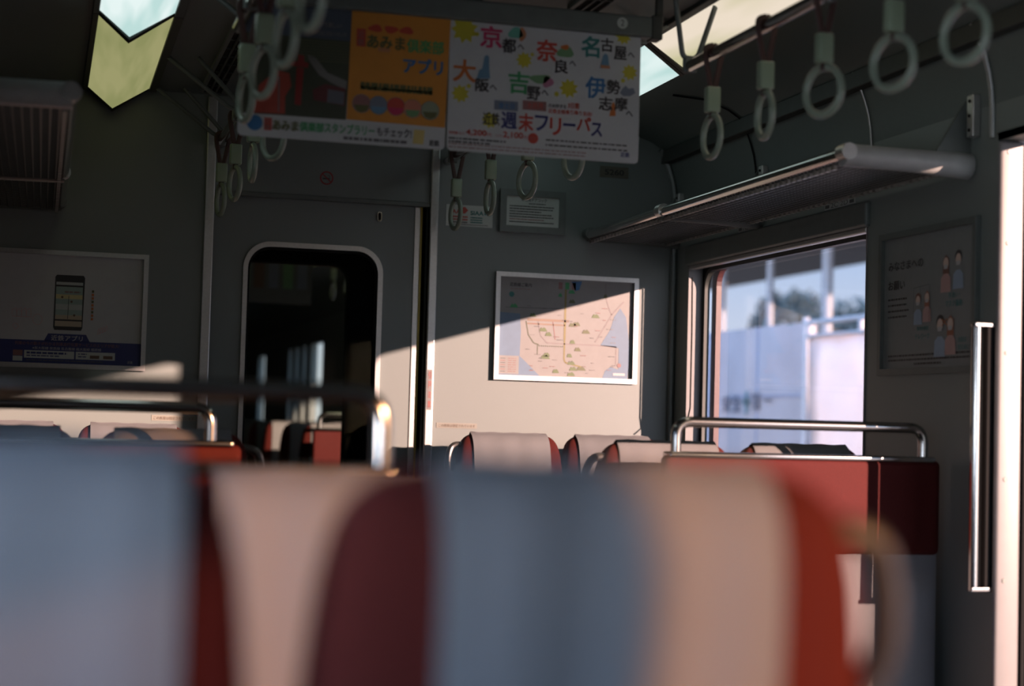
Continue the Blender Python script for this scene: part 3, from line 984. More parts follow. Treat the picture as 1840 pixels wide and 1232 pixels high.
# ---------------------------------------------------------------- framed prints and notices on the walls
RX, UZ = (1, 0, 0), (0, 0, 1)
def framed(name, label, cat, tl, right, w, h, fw_, depth, fmat, paper, group=None):
    """tl = top left of the visible print; frame of width fw_ round it"""
    r, u = Vector(right), Vector(UZ)
    n = r.cross(u)
    tl = Vector(tl)
    c = tl + r*w/2 - u*h/2
    t = thing(name, label, cat, c, group)
    bl = tl - u*h
    part('frame', MB().ring([(-fw_, -fw_), (w+fw_, -fw_), (w+fw_, h+fw_), (-fw_, h+fw_)], [(0, 0), (w, 0), (w, h), (0, h)], bl, r, u, n, depth), fmat, t)
    part('print', MB().prism([(-0.002, -0.002), (w+0.002, -0.002), (w+0.002, h+0.002), (-0.002, h+0.002)], bl + n*0.001, r, u, n, 0.003), paper, t)
    return t, Sheet(t, tl + n*0.004, right, UZ, w, h)

# route map
t, s = framed('route_map', 'framed railway route map half in sunlight on the end wall', 'map', (1.605, YE, 1.682), RX, 0.520, 0.362, 0.017, 0.020, ALU, LAND)
s.poly([(0.00, 0.36), (0.155, 0.37), (0.165, 0.55), (0.16, 0.80), (0.20, 0.85), (0.31, 0.995), (0.0, 0.995)], SEA, 'sea')
s.poly([(0.76, 0.66), (0.83, 0.50), (0.86, 0.36), (0.905, 0.27), (0.95, 0.36), (0.965, 0.5), (0.985, 0.7), (0.97, 0.995), (0.78, 0.995), (0.80, 0.92), (0.84, 0.88), (0.90, 0.90), (0.90, 0.68)], SEA, 'sea')
s.poly([(0.53, 0.02), (0.61, 0.01), (0.59, 0.10), (0.56, 0.11)], BLUE, 'lake', 2)
s.rect(0.005, 0.80, 0.155, 0.985, LAND, 'legend_box', 2)
for i in range(7):
    s.rect(0.018, 0.825+i*0.022, 0.055, 0.832+i*0.022, PINK if i % 2 else GREYI, 'legend_lines', 3)
    s.dashes(0.075, 0.824+i*0.022, 0.135, 0.007, PINK, 'legend_lines', 3, i)
s.text('近鉄線ご案内', 0.075, 0.055, 0.235, 0.095, BLACK, bold=0.02)
s.dashes(0.08, 0.115, 0.225, 0.006, PINK)
s.disc(0.09, 0.175, 0.010, TEAL, 'badge')
for i in range(3):
    s.rect(0.435+i*0.05, 0.03, 0.465+i*0.05, 0.10, (PINK, GREEN, PINK)[i], 'badge', 2)
YL = ink('route_yellow', (0.1976, 0.1596, 0.0456)); OR = ink('route_orange', (0.2204, 0.1444, 0.0988)); LG = ink('route_pink', (0.1976, 0.1672, 0.1672)); DB = ink('route_dark', (0.0684, 0.076, 0.038))
s.line([(0.49, 0.10), (0.49, 0.62)], 0.008, YL, 'route_lines')
s.line([(0.49, 0.62), (0.49, 0.82), (0.50, 0.85), (0.56, 0.87), (0.62, 0.89)], 0.006, YL, 'route_lines')
s.line([(0.21, 0.425), (0.52, 0.425)], 0.009, OR, 'route_lines')
s.line([(0.21, 0.465), (0.49, 0.47)], 0.006, OR, 'route_lines')
s.line([(0.20, 0.44), (0.22, 0.58), (0.26, 0.66), (0.30, 0.68)], 0.004, DB, 'route_lines')
s.line([(0.29, 0.44), (0.31, 0.58), (0.36, 0.655), (0.50, 0.66), (0.72, 0.66), (0.88, 0.67), (0.88, 0.86)], 0.004, LG, 'route_lines')
for i in range(12):
    s.rect(0.30+i*0.0155, 0.684, 0.308+i*0.0155, 0.694, DB, 'route_lines', 2)
s.line([(0.79, 0.02), (0.79, 0.15), (0.82, 0.28), (0.84, 0.34), (0.80, 0.44), (0.72, 0.63)], 0.004, LG, 'route_lines')
s.line([(0.84, 0.34), (0.93, 0.20)], 0.005, LG, 'route_lines')
s.line([(0.05, 0.31), (0.49, 0.30)], 0.002, GREYI, 'route_lines')
s.line([(0.29, 0.78), (0.29, 0.68)], 0.003, DB, 'route_lines')
s.line([(0.40, 0.44), (0.42, 0.62)], 0.003, PINK, 'route_lines')
rr = random.Random(5)
for (u, v, w_, m_) in ((0.25, 0.375, .05, HILL), (0.33, 0.52, .06, HILL), (0.37, 0.565, .05, HILL), (0.35, 0.80, .07, HILL), (0.36, 0.775, .05, HILL), (0.55, 0.46, .06, OLIVE), (0.58, 0.45, .05, OLIVE),
                       (0.65, 0.525, .06, OLIVE), (0.72, 0.36, .06, HILL), (0.54, 0.22, .05, OLIVE), (0.535, 0.12, .05, GREEN), (0.55, 0.635, .04, HILL), (0.59, 0.71, .05, OLIVE), (0.53, 0.775, .04, HILL), (0.545, 0.85, .06, HILL),
                       (0.62, 0.905, .07, OLIVE), (0.56, 0.91, .06, HILL), (0.545, 0.965, .06, HILL), (0.43, 0.94, .05, HILL), (0.11, 0.29, .06, GREEN), (0.45, 0.16, .03, GREEN), (0.79, 0.15, .03, OLIVE)):
    s.poly([(u-w_/2, v+0.02), (u+w_/2, v+0.02), (u+w_*0.3, v-0.008), (u+w_*0.08, v-0.022), (u-w_*0.1, v-0.008), (u-w_*0.25, v-0.02), (u-w_*0.42, v)], m_, 'hills', 2)
for i in range(44):
    u, v = rr.uniform(0.2, 0.86), rr.uniform(0.25, 0.95)
    s.dashes(u, v, u+rr.uniform(0.02, 0.05), 0.006, (PINK, GREYI, LINEI)[i % 3], 'place_names', 3, i)
s.rect(0.86, 0.94, 0.95, 0.965, WHITEI, 'legend_box', 2)
s.disc(0.905, 0.86, 0.008, PINK, 'badge', 2)
s.done()

# phone poster at the left
t, s = framed('framed_poster', 'framed poster of a smartphone above a navy band, at the left edge', 'poster', (-0.195, YE, 1.676), RX, 0.522, 0.370, 0.016, 0.016, ALU, PAPER)
s.rect(0.0, 0.79, 1.0, 1.0, NAVY, 'navy_band')
s.poly([(0.38, 0.795), (0.405, 0.725), (0.645, 0.725), (0.672, 0.795)], NAVY, 'navy_band')
s.text('近鉄アプリ', 0.425, 0.738, 0.625, 0.79, WHITEI, bold=0.02)
s.text('列車の今の動きがわかる列車走行位置サービスのエリアが拡大!', 0.20, 0.805, 0.86, 0.838, PINK, bold=0.01)
s.text('※新大阪線 奈良線 名古屋線 南大阪線 橿原線', 0.31, 0.848, 0.745, 0.875, WHITEI)
s.rect(0.26, 0.885, 0.575, 0.955, PAPERW, 'caption_box', 2)
s.rect(0.585, 0.885, 0.835, 0.955, PAPERW, 'caption_box', 2)
s.dashes(0.275, 0.898, 0.53, 0.018, NAVY, 'small_print', 3, 1)
s.dashes(0.275, 0.928, 0.48, 0.010, NAVY, 'small_print', 3, 2)
s.dashes(0.60, 0.90, 0.655, 0.010, NAVY, 'small_print', 3, 3)
s.dashes(0.60, 0.925, 0.65, 0.010, NAVY, 'small_print', 3, 4)
s.rect(0.675, 0.915, 0.735, 0.945, BROWN, 'store_badge', 3)
s.rect(0.76, 0.915, 0.82, 0.945, BROWN, 'store_badge', 3)
s.rect(0.19, 0.885, 0.25, 0.935, PINK, 'caption_box', 2)
s.rect(0.19, 0.94, 0.25, 0.985, PAPERW, 'caption_box', 2)
s.dashes(0.275, 0.97, 0.76, 0.008, GREYI, 'small_print', 2, 5)
s.text('近鉄', 0.915, 0.955, 0.95, 0.98, WHITEI)
PHX0, PHX1 = 0.435, 0.620
s.poly([(PHX0+0.0, 0.665), (PHX0+0.008, 0.69), (PHX1-0.008, 0.69), (PHX1, 0.665), (PHX1+0.006, 0.20), (PHX1-0.004, 0.18), (PHX0+0.012, 0.18), (PHX0+0.002, 0.20)], BLACK, 'phone')
SCR = [ink('screen_grey', (0.40, 0.44, 0.42)), ink('screen_green', (0.26, 0.36, 0.32)), ink('screen_tan', (0.42, 0.36, 0.26)), ink('screen_yellow', (0.55, 0.48, 0.24))]
for i, (v0, v1, k) in enumerate(((0.245, 0.272, 0), (0.288, 0.36, 1), (0.36, 0.40, 3), (0.40, 0.45, 1), (0.45, 0.50, 0), (0.50, 0.55, 1), (0.55, 0.59, 2), (0.605, 0.655, 2))):
    s.rect(PHX0+0.010, v0, PHX1-0.006, v1, SCR[k], 'phone_screen', 2)
s.line([(0.527, 0.37), (0.524, 0.585)], 0.0018, BLACK, 'phone_screen', 3)
for (u, v) in ((0.485, 0.385), (0.545, 0.425), (0.565, 0.55)):
    s.disc(u, v, 0.004, BROWN, 'phone_screen', 3)
s.dashes(0.50, 0.33, 0.60, 0.012, PINK, 'phone_screen', 3, 4)
for i in range(9):
    s.rect(0.672, 0.31+i*0.032, 0.686, 0.333+i*0.032, ORANGE if i % 3 else OLIVE, 'vertical_caption', 2)
def outline(pts, m_, wd=0.0016):
    s.line(pts + pts[:1], wd, m_, 'line_drawings')
def cloud(u, v, k, m_):
    outline([(u-.06*k, v+.05*k), (u-.055*k, v+.01*k), (u-.02*k, v-.01*k), (u-.005*k, v-.05*k), (u+.025*k, v-.04*k), (u+.04*k, v), (u+.07*k, v+.05*k)], m_)
LD = ink('drawing_grey', (0.42, 0.44, 0.45)); LR = ink('drawing_red', (0.56, 0.36, 0.34))
cloud(0.78, 0.25, 1.1, LD); cloud(0.83, 0.47, 1.2, LD)
for k in range(4):
    outline([(0.885+.012*k, 0.30), (0.885+.012*k, 0.22), (0.93, 0.20+.02*k), (0.95-.01*k, 0.30)], LD)
    outline([(0.86+.018*k, 0.78), (0.86+.018*k, 0.66-.02*k), (0.885+.018*k, 0.64-.02*k), (0.895+.018*k, 0.78)], LD)
    outline([(0.175+.03*k, 0.58), (0.175+.03*k, 0.52), (0.20+.03*k, 0.50), (0.205+.03*k, 0.58)], LR)
    outline([(0.715+.016*k, 0.72-.01*k), (0.725+.016*k, 0.66-.01*k), (0.735+.016*k, 0.70-.01*k)], LR)
outline([(0.30, 0.36), (0.33, 0.30), (0.36, 0.24), (0.375, 0.22), (0.365, 0.30), (0.345, 0.38), (0.32, 0.40)], LD)
outline([(0.335 + 0.03*cos(a*0.5), 0.60 + 0.05*sin(a*0.5)) for a in range(13)], LR)
outline([(0.31, 0.31), (0.33, 0.28), (0.34, 0.33)], LD)
outline([(0.18, 0.66), (0.20, 0.64), (0.22, 0.67), (0.20, 0.70)], LR)
s.done()

# notice on the right side wall
t, s = framed('wall_notice', 'framed notice with drawings of masked passengers between window and door', 'notice', (XR, 4.258, 1.690), (0, -1, 0), 0.478, 0.364, 0.018, 0.016, MGREY, ink('matt_notice', (0.20, 0.215, 0.21)))
s.text('みなさまへの', 0.05, 0.175, 0.45, 0.245, BLACK, bold=0.03)
s.text('お願い', 0.05, 0.325, 0.245, 0.395, BLACK, bold=0.03)
for i in range(4):
    s.dashes(0.05, 0.46+i*0.045, 0.27 if i != 2 else 0.30, 0.014, BLACK, 'small_print', 2, i)
for i in range(3):
    s.dashes((0.06, 0.06, 0.36)[i], 0.895+i*0.033, (0.97, 0.96, 0.66)[i], 0.014, BLACK, 'small_print', 2, 10+i)
TEE = ink('pale_blue', (0.28, 0.36, 0.46)); ROSE = ink('dusty_rose', (0.46, 0.28, 0.26))
def figure(u, v, k, hair, top, long_hair):
    if long_hair:
        s.poly([(u-.034*k, v+.09*k), (u-.032*k, v-.02*k), (u, v-.055*k), (u+.032*k, v-.02*k), (u+.034*k, v+.09*k)], hair, 'figure_hair', 2)
    else:
        s.disc(u, v-0.012*k, 0.0175*k, hair, 'figure_hair', 2)
    s.disc(u, v+0.008*k, 0.0135*k, SKIN, 'figure_face', 3, sy=1.15)
    s.rect(u-.02*k, v+.02*k, u+.02*k, v+.05*k, WHITEI, 'figure_mask', 4)
    s.poly([(u-.055*k, v+.22*k), (u-.05*k, v+.115*k), (u-.02*k, v+.085*k), (u+.02*k, v+.085*k), (u+.05*k, v+.115*k), (u+.055*k, v+.22*k)], top, 'figure_shirt', 3)
figure(0.70, 0.24, 1.0, ink('hair_brown', (0.16, 0.07, 0.05)), ROSE, True)
figure(0.83, 0.225, 1.0, BLACK, TEE, False)
s.text('手洗い・', 0.73, 0.465, 0.85, 0.505, TEAL, bold=0.02)
s.text('マスク着用', 0.70, 0.52, 0.87, 0.57, TEAL, bold=0.02)
figure(0.40, 0.49, 0.85, ink('hair_brown', (0.16, 0.07, 0.05)), TEE, False)
figure(0.50, 0.475, 0.85, ink('hair_red', (0.30, 0.10, 0.05)), ROSE, True)
s.line([(0.355, 0.68), (0.355, 0.40), (0.53, 0.385), (0.53, 0.66)], 0.0015, GREYI, 'window_outline', 5)
s.line([(0.43, 0.395), (0.43, 0.45)], 0.0015, GREYI, 'window_outline', 5)
s.text('車内の換気', 0.39, 0.69, 0.52, 0.725, TEAL, bold=0.01)
s.text('テレワーク', 0.37, 0.745, 0.53, 0.785, TEAL, bold=0.01)
figure(0.645, 0.685, 1.1, BLACK, TEE, False)
figure(0.755, 0.685, 1.05, ink('hair_red', (0.30, 0.10, 0.05)), ROSE, True)
s.line([(0.675, 0.655), (0.725, 0.70)], 0.003, ORANGE, 'cross_mark', 6)
s.line([(0.675, 0.70), (0.725, 0.655)], 0.003, ORANGE, 'cross_mark', 6)
s.text('会話は', 0.835, 0.79, 0.92, 0.83, TEAL, bold=0.02)
s.text('控えめに', 0.835, 0.845, 0.95, 0.885, TEAL, bold=0.02)
s.done()

# paper notice in its grey box, high on the end wall
t, s = framed('notice_board', 'small white paper notice in a grey box frame above the route map', 'notice', (1.618, YE-0.016, 1.980), RX, 0.203, 0.110, 0.024, 0.010, MGREY, PAPERW)
part('box', MB().box((1.596, YE-0.016, 1.848), (1.843, YE, 2.002), 0.004), MGREY, t)
s.text('非常用ドアコック', 0.28, 0.05, 0.76, 0.17, BLACK, bold=0.02)
s.dashes(0.42, 0.22, 0.74, 0.04, GREYI, 'small_print', 2, 3)
for i in range(7):
    s.dashes(0.06, 0.32+i*0.088, (0.9, 0.88, 0.66, 0.86, 0.9, 0.72, 0.9)[i], 0.035, PINK if i == 5 else BLACK, 'small_print', 2, 20+i)
s.done()

def sticker(name, label, cat, tl, right, w, h, paper, th=0.0015):
    r, u = Vector(right), Vector(UZ)
    n = r.cross(u)
    tl = Vector(tl)
    t = thing(name, label, cat, tl + r*w/2 - u*h/2)
    part('backing', MB().prism([(0, 0), (w, 0), (w, h), (0, h)], tl - u*h, r, u, n, th), paper, t)
    return t, Sheet(t, tl + n*th, right, UZ, w, h)
t, s = sticker('sticker', 'white sticker with red and green marks behind the leftmost strap', 'sticker', (1.396, YE, 1.936), RX, 0.176, 0.078, PAPERW)
s.text('SIAA', 0.52, 0.25, 0.80, 0.45, TEAL, bold=0.04)
s.poly([(0.82, 0.16), (0.88, 0.10), (0.95, 0.26), (0.88, 0.42), (0.82, 0.42)], TEAL, 'arrow_mark')
s.text('SIAA', 0.05, 0.22, 0.30, 0.42, REDI, bold=0.04)
s.poly([(0.34, 0.12), (0.40, 0.08), (0.47, 0.24), (0.40, 0.40), (0.34, 0.40)], REDI, 'arrow_mark')
for i in range(3):
    s.dashes(0.52, 0.54+i*0.11, 0.78, 0.06, TEAL, 'small_print', 2, i)
    s.dashes(0.06, 0.52+i*0.13, 0.46, 0.07, REDI if i < 2 else GREYI, 'small_print', 2, 7+i)
s.dashes(0.05, 0.90, 0.9, 0.03, GREYI)
s.done()
t, s = sticker('number_plate', 'brown plate with black carriage number 5260 right of the posters', 'number plate', (1.983, YE, 2.116), RX, 0.112, 0.042, ink('plate_brown', (0.13, 0.12, 0.09)), 0.003)
s.text('5260', 0.16, 0.27, 0.84, 0.77, BLACK, bold=0.035)
s.done()
t, s = sticker('seat_label', 'cream label with one line of text right of the door, above the seats', 'label', (1.383, YE, 1.140), RX, 0.152, 0.019, ink('label_cream', (0.2356, 0.228, 0.19)))
s.text('この座席は固定されています', 0.05, 0.22, 0.95, 0.80, BROWN)
s.done()
t, s = sticker('seat_label', 'cream label with one line of text left of the door, above the rail', 'label', (0.372, YE, 1.140), RX, 0.152, 0.019, ink('label_cream', (0.31, 0.30, 0.25)))
s.text('この座席は固定されています', 0.05, 0.22, 0.95, 0.80, BROWN)
s.done()
t, s = sticker('post_label', 'narrow vertical red lettered label on the right door post', 'label', (1.342, YE-0.014, 1.330), RX, 0.016, 0.145, ink('label_pale', (0.2052, 0.1824, 0.1748)))
for i, ch in enumerate('引戸注意'):
    s.text(ch, 0.15, 0.05+i*0.24, 0.85, 0.22+i*0.24, REDI)
s.done()
t, s = sticker('no_smoking_sign', 'round red no smoking sign over the gangway door', 'sign', (0.928, YE, 2.028), RX, 0.052, 0.052, WALL, 0.0006)
def annulus(sh, u, v, r0, r1, m_, nm, lay=2, n=28):
    d = sh.off*lay
    vs = []
    for k in range(n):
        a = 2*pi*k/n
        for r in (r0, r1):
            vs.append(sh.P(u + r*cos(a)/sh.w, v - r*sin(a)/sh.h, d))
    sh._mb(nm, m_).add(vs, [(2*k, 2*k+1, (2*k+3) % (2*n), (2*k+2) % (2*n)) for k in range(n)])
SMK = ink('sign_red', (0.30, 0.02, 0.02))
annulus(s, 0.5, 0.5, 0.0195, 0.0245, SMK, 'red_ring')
s.line([(0.22, 0.25), (0.78, 0.75)], 0.004, SMK, 'red_ring', 3)
s.rect(0.24, 0.50, 0.66, 0.59, BLACK, 'cigarette', 2)
s.rect(0.68, 0.50, 0.73, 0.59, BLACK, 'cigarette', 2)
s.line([(0.70, 0.46), (0.70, 0.36), (0.62, 0.30)], 0.0018, BLACK, 'cigarette', 2)
s.done()
t, s = sticker('door_sticker', 'blue sticker on the wall above the side door, at the right edge', 'sticker', (XR, 3.655, 2.066), (0, -1, 0), 0.16, 0.050, BLUE)
s.dashes(0.2, 0.25, 0.95, 0.14, ink('sticker_pale', (0.2, 0.36, 0.44)), 'small_print', 2, 1)
s.dashes(0.2, 0.55, 0.95, 0.14, ink('sticker_pale', (0.2, 0.36, 0.44)), 'small_print', 2, 2)
s.done()

# ---------------------------------------------------------------- hanging posters in their ceiling clamp
hb = thing('poster_clamp', 'grey clamp bar with a round number 2 badge holding two posters', 'clamp', (CX, 4.0, 2.17))
part('bar', MB().box((0.425, 3.985, 2.142), (1.486, 4.022, 2.196), 0.006), MGREY, hb)
part('bar_cap', MB().box((1.470, 3.982, 2.138), (1.500, 4.026, 2.200), 0.004), DGREY, hb)
part('bar_cap', MB().box((0.420, 3.982, 2.138), (0.440, 4.026, 2.200), 0.004), DGREY, hb)
for x in (0.52, 1.495):
    part('hanger', MB().box((x-0.008, 3.995, 2.15), (x+0.008, 4.012, 2.268)), DGREY, hb)
sb = Sheet(hb, (1.374, 3.985, 2.188), RX, UZ, 0.032, 0.032)
sb.disc(0.5, 0.5, 0.0145, PAPERW, 'badge', 1, 24)
sb.text('2', 0.36, 0.24, 0.64, 0.74, BLACK)
sb.done()

def hanging(label, x0, x1, z0, z1, corner):
    t = thing('hanging_poster', label, 'poster', ((x0+x1)/2, 4.0, z1), 'posters in the ceiling clamp')
    w, h = x1-x0, z1-z0
    pts = rrect(x0, z0, x1, z1, 0.012)
    part('sheet', MB().prism(pts, (0, 4.0, 0), (1, 0, 0), (0, 0, 1), (0, -1, 0), 0.0015), PAPER, t)
    return t, Sheet(t, (x0, 3.9985, z1), RX, UZ, w, h, 0.0004)
# right sheet: excursion pass advertisement
t, s = hanging('right hanging poster, white with coloured place names and yellow stars', 0.943, 1.446, 1.8165, 2.150, True)
# crop frame (1643 x 1232, of which the sheet spans x 5..1605, y 40..1150 with a slope) -> helper
def hv(px, py):
    u = (px - 18) / (1600.0 - 18)
    top = 28 + u*132
    bot = 1090 + u*108
    return u, (py - top)/(bot - top)
def T(body, x0, y0, x1, y1, m_, bold=0.05):
    u0, v0 = hv(x0, (y0)); u1, _ = hv(x1, y0)
    um = (u0+u1)/2
    top = 28 + um*132; bot = 1090 + um*108
    s.text(body, u0, (y0-top)/(bot-top), u1, (y1-top)/(bot-top), m_, bold=bold, lay=3)
for (x, y, r) in ((135, 130, 0.036), (625, 370, 0.022), (1450, 175, 0.022), (1510, 465, 0.022), (1000, 595, 0.026), (115, 640, 0.024), (360, 850, 0.022)):
    s.star(*hv(x, y), r, YEL, 9, 1, 'star_shapes')
for (x, y, r) in ((235, 165, .007), (690, 325, .006), (180, 580, .007), (900, 640, .008), (1455, 530, .007)):
    s.star(*hv(x, y), r, YEL, 7, 1, 'star_shapes')
T('京', 262, 100, 440, 275, CRIM); T('都', 440, 200, 555, 315, BLACK); T('へ', 568, 245, 622, 285, BLACK)
T('奈', 722, 205, 898, 380, REDI); T('良', 878, 365, 990, 475, BLACK); T('へ', 1000, 375, 1055, 415, BLACK)
T('名', 1095, 175, 1250, 345, TEAL); T('古', 1258, 190, 1365, 300, BLACK); T('屋', 1372, 255, 1480, 365, BLACK); T('へ', 1490, 305, 1548, 345, BLACK)
T('大', 50, 368, 235, 548, ORANGE); T('阪', 232, 520, 345, 625, BLACK); T('へ', 350, 570, 408, 610, BLACK)
T('吉', 500, 462, 672, 640, GREEN); T('野', 655, 580, 765, 690, BLACK); T('へ', 775, 610, 832, 652, BLACK)
T('伊', 1138, 500, 1308, 675, BLUE); T('勢', 1318, 525, 1432, 640, BLACK); T('志', 1255, 660, 1370, 770, BLACK); T('摩', 1385, 665, 1498, 775, BLACK); T('へ', 1485, 775, 1545, 818, BLACK)
def blob(x, y, w_, h_, m_, nm='motifs', lay=2):
    pts = []
    for k in range(14):
        a = 2*pi*k/14
        q = 1 + 0.15*sin(3*a+x)
        pts.append(hv(x + w_/2*cos(a)*q, y - h_/2*sin(a)*q))
    s.poly(pts, m_, nm, lay)
MINT = ink('mint', (0.10, 0.34, 0.26)); RUST = ink('rust', (0.42, 0.18, 0.08)); STEELB = ink('steel_blue', (0.10, 0.22, 0.32)); MOSS = ink('moss', (0.12, 0.26, 0.12)); MAUVE = ink('mauve', (0.36, 0.14, 0.22)); SLATE = ink('slate', (0.14, 0.17, 0.22))
blob(550, 155, 120, 90, MINT); blob(605, 165, 55, 110, RUST)
blob(965, 305, 140, 90, MOSS); blob(960, 265, 70, 40, ORANGE, lay=3)
s.poly([hv(1255, 432), hv(1265, 400), hv(1280, 330), hv(1300, 312), hv(1322, 330), hv(1332, 400), hv(1345, 435)], STEELB, 'motifs', 2)
s.rect(*hv(1262, 405), *hv(1340, 437), RUST, 'motifs', 3)
s.poly([hv(242, 520), hv(262, 450), hv(285, 440), hv(300, 345), hv(320, 330), hv(338, 345), hv(342, 440), hv(352, 520)], STEELB, 'motifs', 2)
blob(760, 520, 170, 70, MOSS); blob(825, 545, 90, 90, MAUVE)
s.poly([hv(1430, 630), hv(1450, 595), hv(1480, 570), hv(1500, 595), hv(1545, 590), hv(1562, 630), hv(1520, 655), hv(1460, 655)], SLATE, 'motifs', 2)
s.poly([hv(1345, 815), hv(1365, 720), hv(1378, 700), hv(1390, 720), hv(1400, 815)], ORANGE, 'motifs', 2)
for (x, m_, tx) in ((390, BLUE, '金土日'), (622, REDI, '土日月')):
    s.poly([hv(x, 690), hv(x+195, 703), hv(x+195, 780), hv(x, 765)], SLATE if m_ is BLUE else PINK, 'date_box', 2)
    T(tx, x+35, 710, x+165, 758, m_, 0.04)
T('のお好きな', 835, 720, 985, 752, BLACK, 0.03); T('3日間', 995, 712, 1090, 758, REDI, 0.05)
T('近鉄全線乗り降り自由!', 835, 768, 1200, 806, REDI, 0.03)
T('近鉄', 300, 790, 438, 890, BLACK, 0.03)
T('週', 450, 785, 580, 920, NAVY); T('末', 592, 795, 715, 940, REDI); T('フ', 725, 812, 835, 935, NAVY); T('リ', 850, 830, 945, 970, REDI)
T('ー', 960, 875, 1062, 898, NAVY, 0.04); T('パ', 1072, 825, 1192, 935, REDI); T('ス', 1195, 870, 1288, 980, NAVY)
T('発売額 大人', 30, 940, 158, 965, REDI, 0.02); T('4,200', 168, 928, 335, 980, REDI, 0.05); T('円', 342, 955, 372, 982, REDI, 0.02)
T('こども', 405, 965, 460, 985, REDI, 0.02); T('2,100', 468, 945, 632, 1000, REDI, 0.05); T('円', 636, 975, 662, 1002, REDI, 0.02)
s.disc(*hv(715, 995), 0.0135, REDI, 'red_badge', 2)
T('おトク', 688, 978, 742, 1010, PINK, 0.02)
for i in range(2):
    s.dashes(*hv(30, 985+i*26), 0.30-0.08*i, 0.012, BLACK, 'small_print', 2, i)
    s.dashes(*hv(820, 1000+i*40), 0.94, 0.011, BLACK, 'small_print', 2, 5+i)
    s.dashes(*hv(30, 1030+i*26), 0.72, 0.008, PINK, 'small_print', 2, 9+i)
T('近鉄', 1448, 1105, 1525, 1145, NAVY, 0.05)
s.done()
# left sheet: rail club app advertisement
t, s = hanging('left hanging poster, dark forest photograph beside an orange panel', 0.428, 0.938, 1.8165, 2.150, True)
def hv(px, py):     # crop 1840 x 1179 of 420..810 x 30..280
    u = (px - 25)/(1795.0-25)
    top = -20 + u*10
    bot = 1022 + u*100
    return u, (py-top)/(bot-top)
def T(body, x0, y0, x1, y1, m_, bold=0.05):
    u0, v0 = hv(x0, y0); u1, _ = hv(x1, y0)
    um = (u0+u1)/2
    top = -20 + um*10; bot = 1022 + um*100
    s.text(body, u0, (y0-top)/(bot-top), u1, (y1-top)/(bot-top), m_, bold=bold, lay=4)
FOREST = ink('forest', (0.035, 0.045, 0.025)); DUSK = ink('dusk', (0.05, 0.07, 0.10)); AMBER = ink('amber', (0.52, 0.215, 0.022)); TRACK = ink('stone_path', (0.16, 0.16, 0.15)); TORII = ink('vermilion', (0.22, 0.016, 0.012)); COAT = ink('red_coat', (0.32, 0.045, 0.025))
s.poly([hv(25, -15), hv(955, -10), hv(955, 260), hv(25, 240)], DUSK, 'photograph', 1)
s.poly([hv(25, 240), hv(955, 260), hv(930, 890), hv(25, 850)], FOREST, 'photograph', 1)
for i in range(8):
    y = 270 + i*22
    s.poly([hv(480, y), hv(945, y+6), hv(945, y+12), hv(480, y+8)], ink('undergrowth', (0.09, 0.10, 0.05)), 'photograph', 2)
s.poly([hv(590, 390), hv(650, 400), hv(760, 520), hv(930, 580), hv(925, 650), hv(800, 600), hv(690, 540), hv(600, 430)], TRACK, 'photograph', 2)
s.poly([hv(640, 660), hv(740, 610), hv(920, 640), hv(915, 780), hv(650, 740)], ink('hut', (0.10, 0.02, 0.02)), 'photograph', 3)
s.poly([hv(770, 650), hv(910, 670), hv(905, 770), hv(765, 755)], ink('hut_wall', (0.10, 0.11, 0.13)), 'photograph', 4)
s.poly([hv(510, 390), hv(560, 395), hv(560, 440), hv(600, 455), hv(595, 490), hv(450, 480), hv(455, 455), hv(510, 440)], TORII, 'shrine_post', 3)
s.poly([hv(500, 490), hv(560, 495), hv(545, 785), hv(492, 780)], TORII, 'shrine_post', 3)
s.poly([hv(150, 850), hv(190, 640), hv(330, 520), hv(440, 540), hv(460, 640), hv(410, 720), hv(415, 855)], COAT, 'red_coat', 4)
s.line([hv(355, 570), hv(360, 840)], 0.003, TRACK, 'red_coat', 5)
T('みんなで歩いて楽しい!', 500, 118, 870, 160, LINEI, 0.02)
T('駅からはじまるハイキング!', 620, 190, 912, 230, LINEI, 0.02)
s.poly([hv(955, -10), hv(1815, 10), hv(1790, 935), hv(935, 885)], AMBER, 'orange_panel', 2)
s.rect(*hv(1000, 150), *hv(1078, 295), REDI, 'red_tab', 3)
T('近', 1010, 165, 1068, 222, PINK, 0.03); T('鉄', 1010, 230, 1068, 288, PINK, 0.03)
T('あみま', 1090, 195, 1420, 305, OLIVE, 0.06)
T('倶楽部', 1435, 205, 1760, 320, GREEN, 0.05)
T('アプリ', 1408, 365, 1758, 492, BLUE, 0.07)
for i in range(3):
    blob(1160+i*135, 140, 120, 60, REDI, 'red_tags', 3)
s.poly([hv(1180, 290), hv(1300, 300), hv(1280, 330), hv(1190, 325)], RUST, 'red_tags', 5)
s.dashes(*hv(1045, 578), 0.93, 0.05, OLIVE, 'small_print', 3, 2)
s.dashes(*hv(1045, 610), 0.93, 0.03, OLIVE, 'small_print', 3, 3)
for i, (x, y) in enumerate(((1060, 755), (1205, 765), (1357, 770), (1502, 785), (1655, 795))):
    s.disc(*hv(x, y), 0.0235, LINEI, 'round_photos', 3+i, 26)
    s.disc(*hv(x, y), 0.0220, (PINK, SLATE, REDI, ink('salmon', (0.45, 0.16, 0.10)), ink('sage', (0.22, 0.26, 0.18)))[i], 'round_photos', 4+i, 26)
    s.poly([hv(x-66, y+10), hv(x+66, y+14), hv(x+45, y+58), hv(x, y+72), hv(x-45, y+55)], (OLIVE, STEELB, CRIM, MOSS, OLIVE)[i], 'round_photos', 5+i)
s.disc(*hv(165, 925), 0.0190, BLUE, 'blue_dot', 2, 26)
s.rect(*hv(245, 885), *hv(308, 985), REDI, 'red_tab', 3)
T('近', 252, 893, 300, 932, PINK, 0.03); T('鉄', 252, 938, 300, 978, PINK, 0.03)
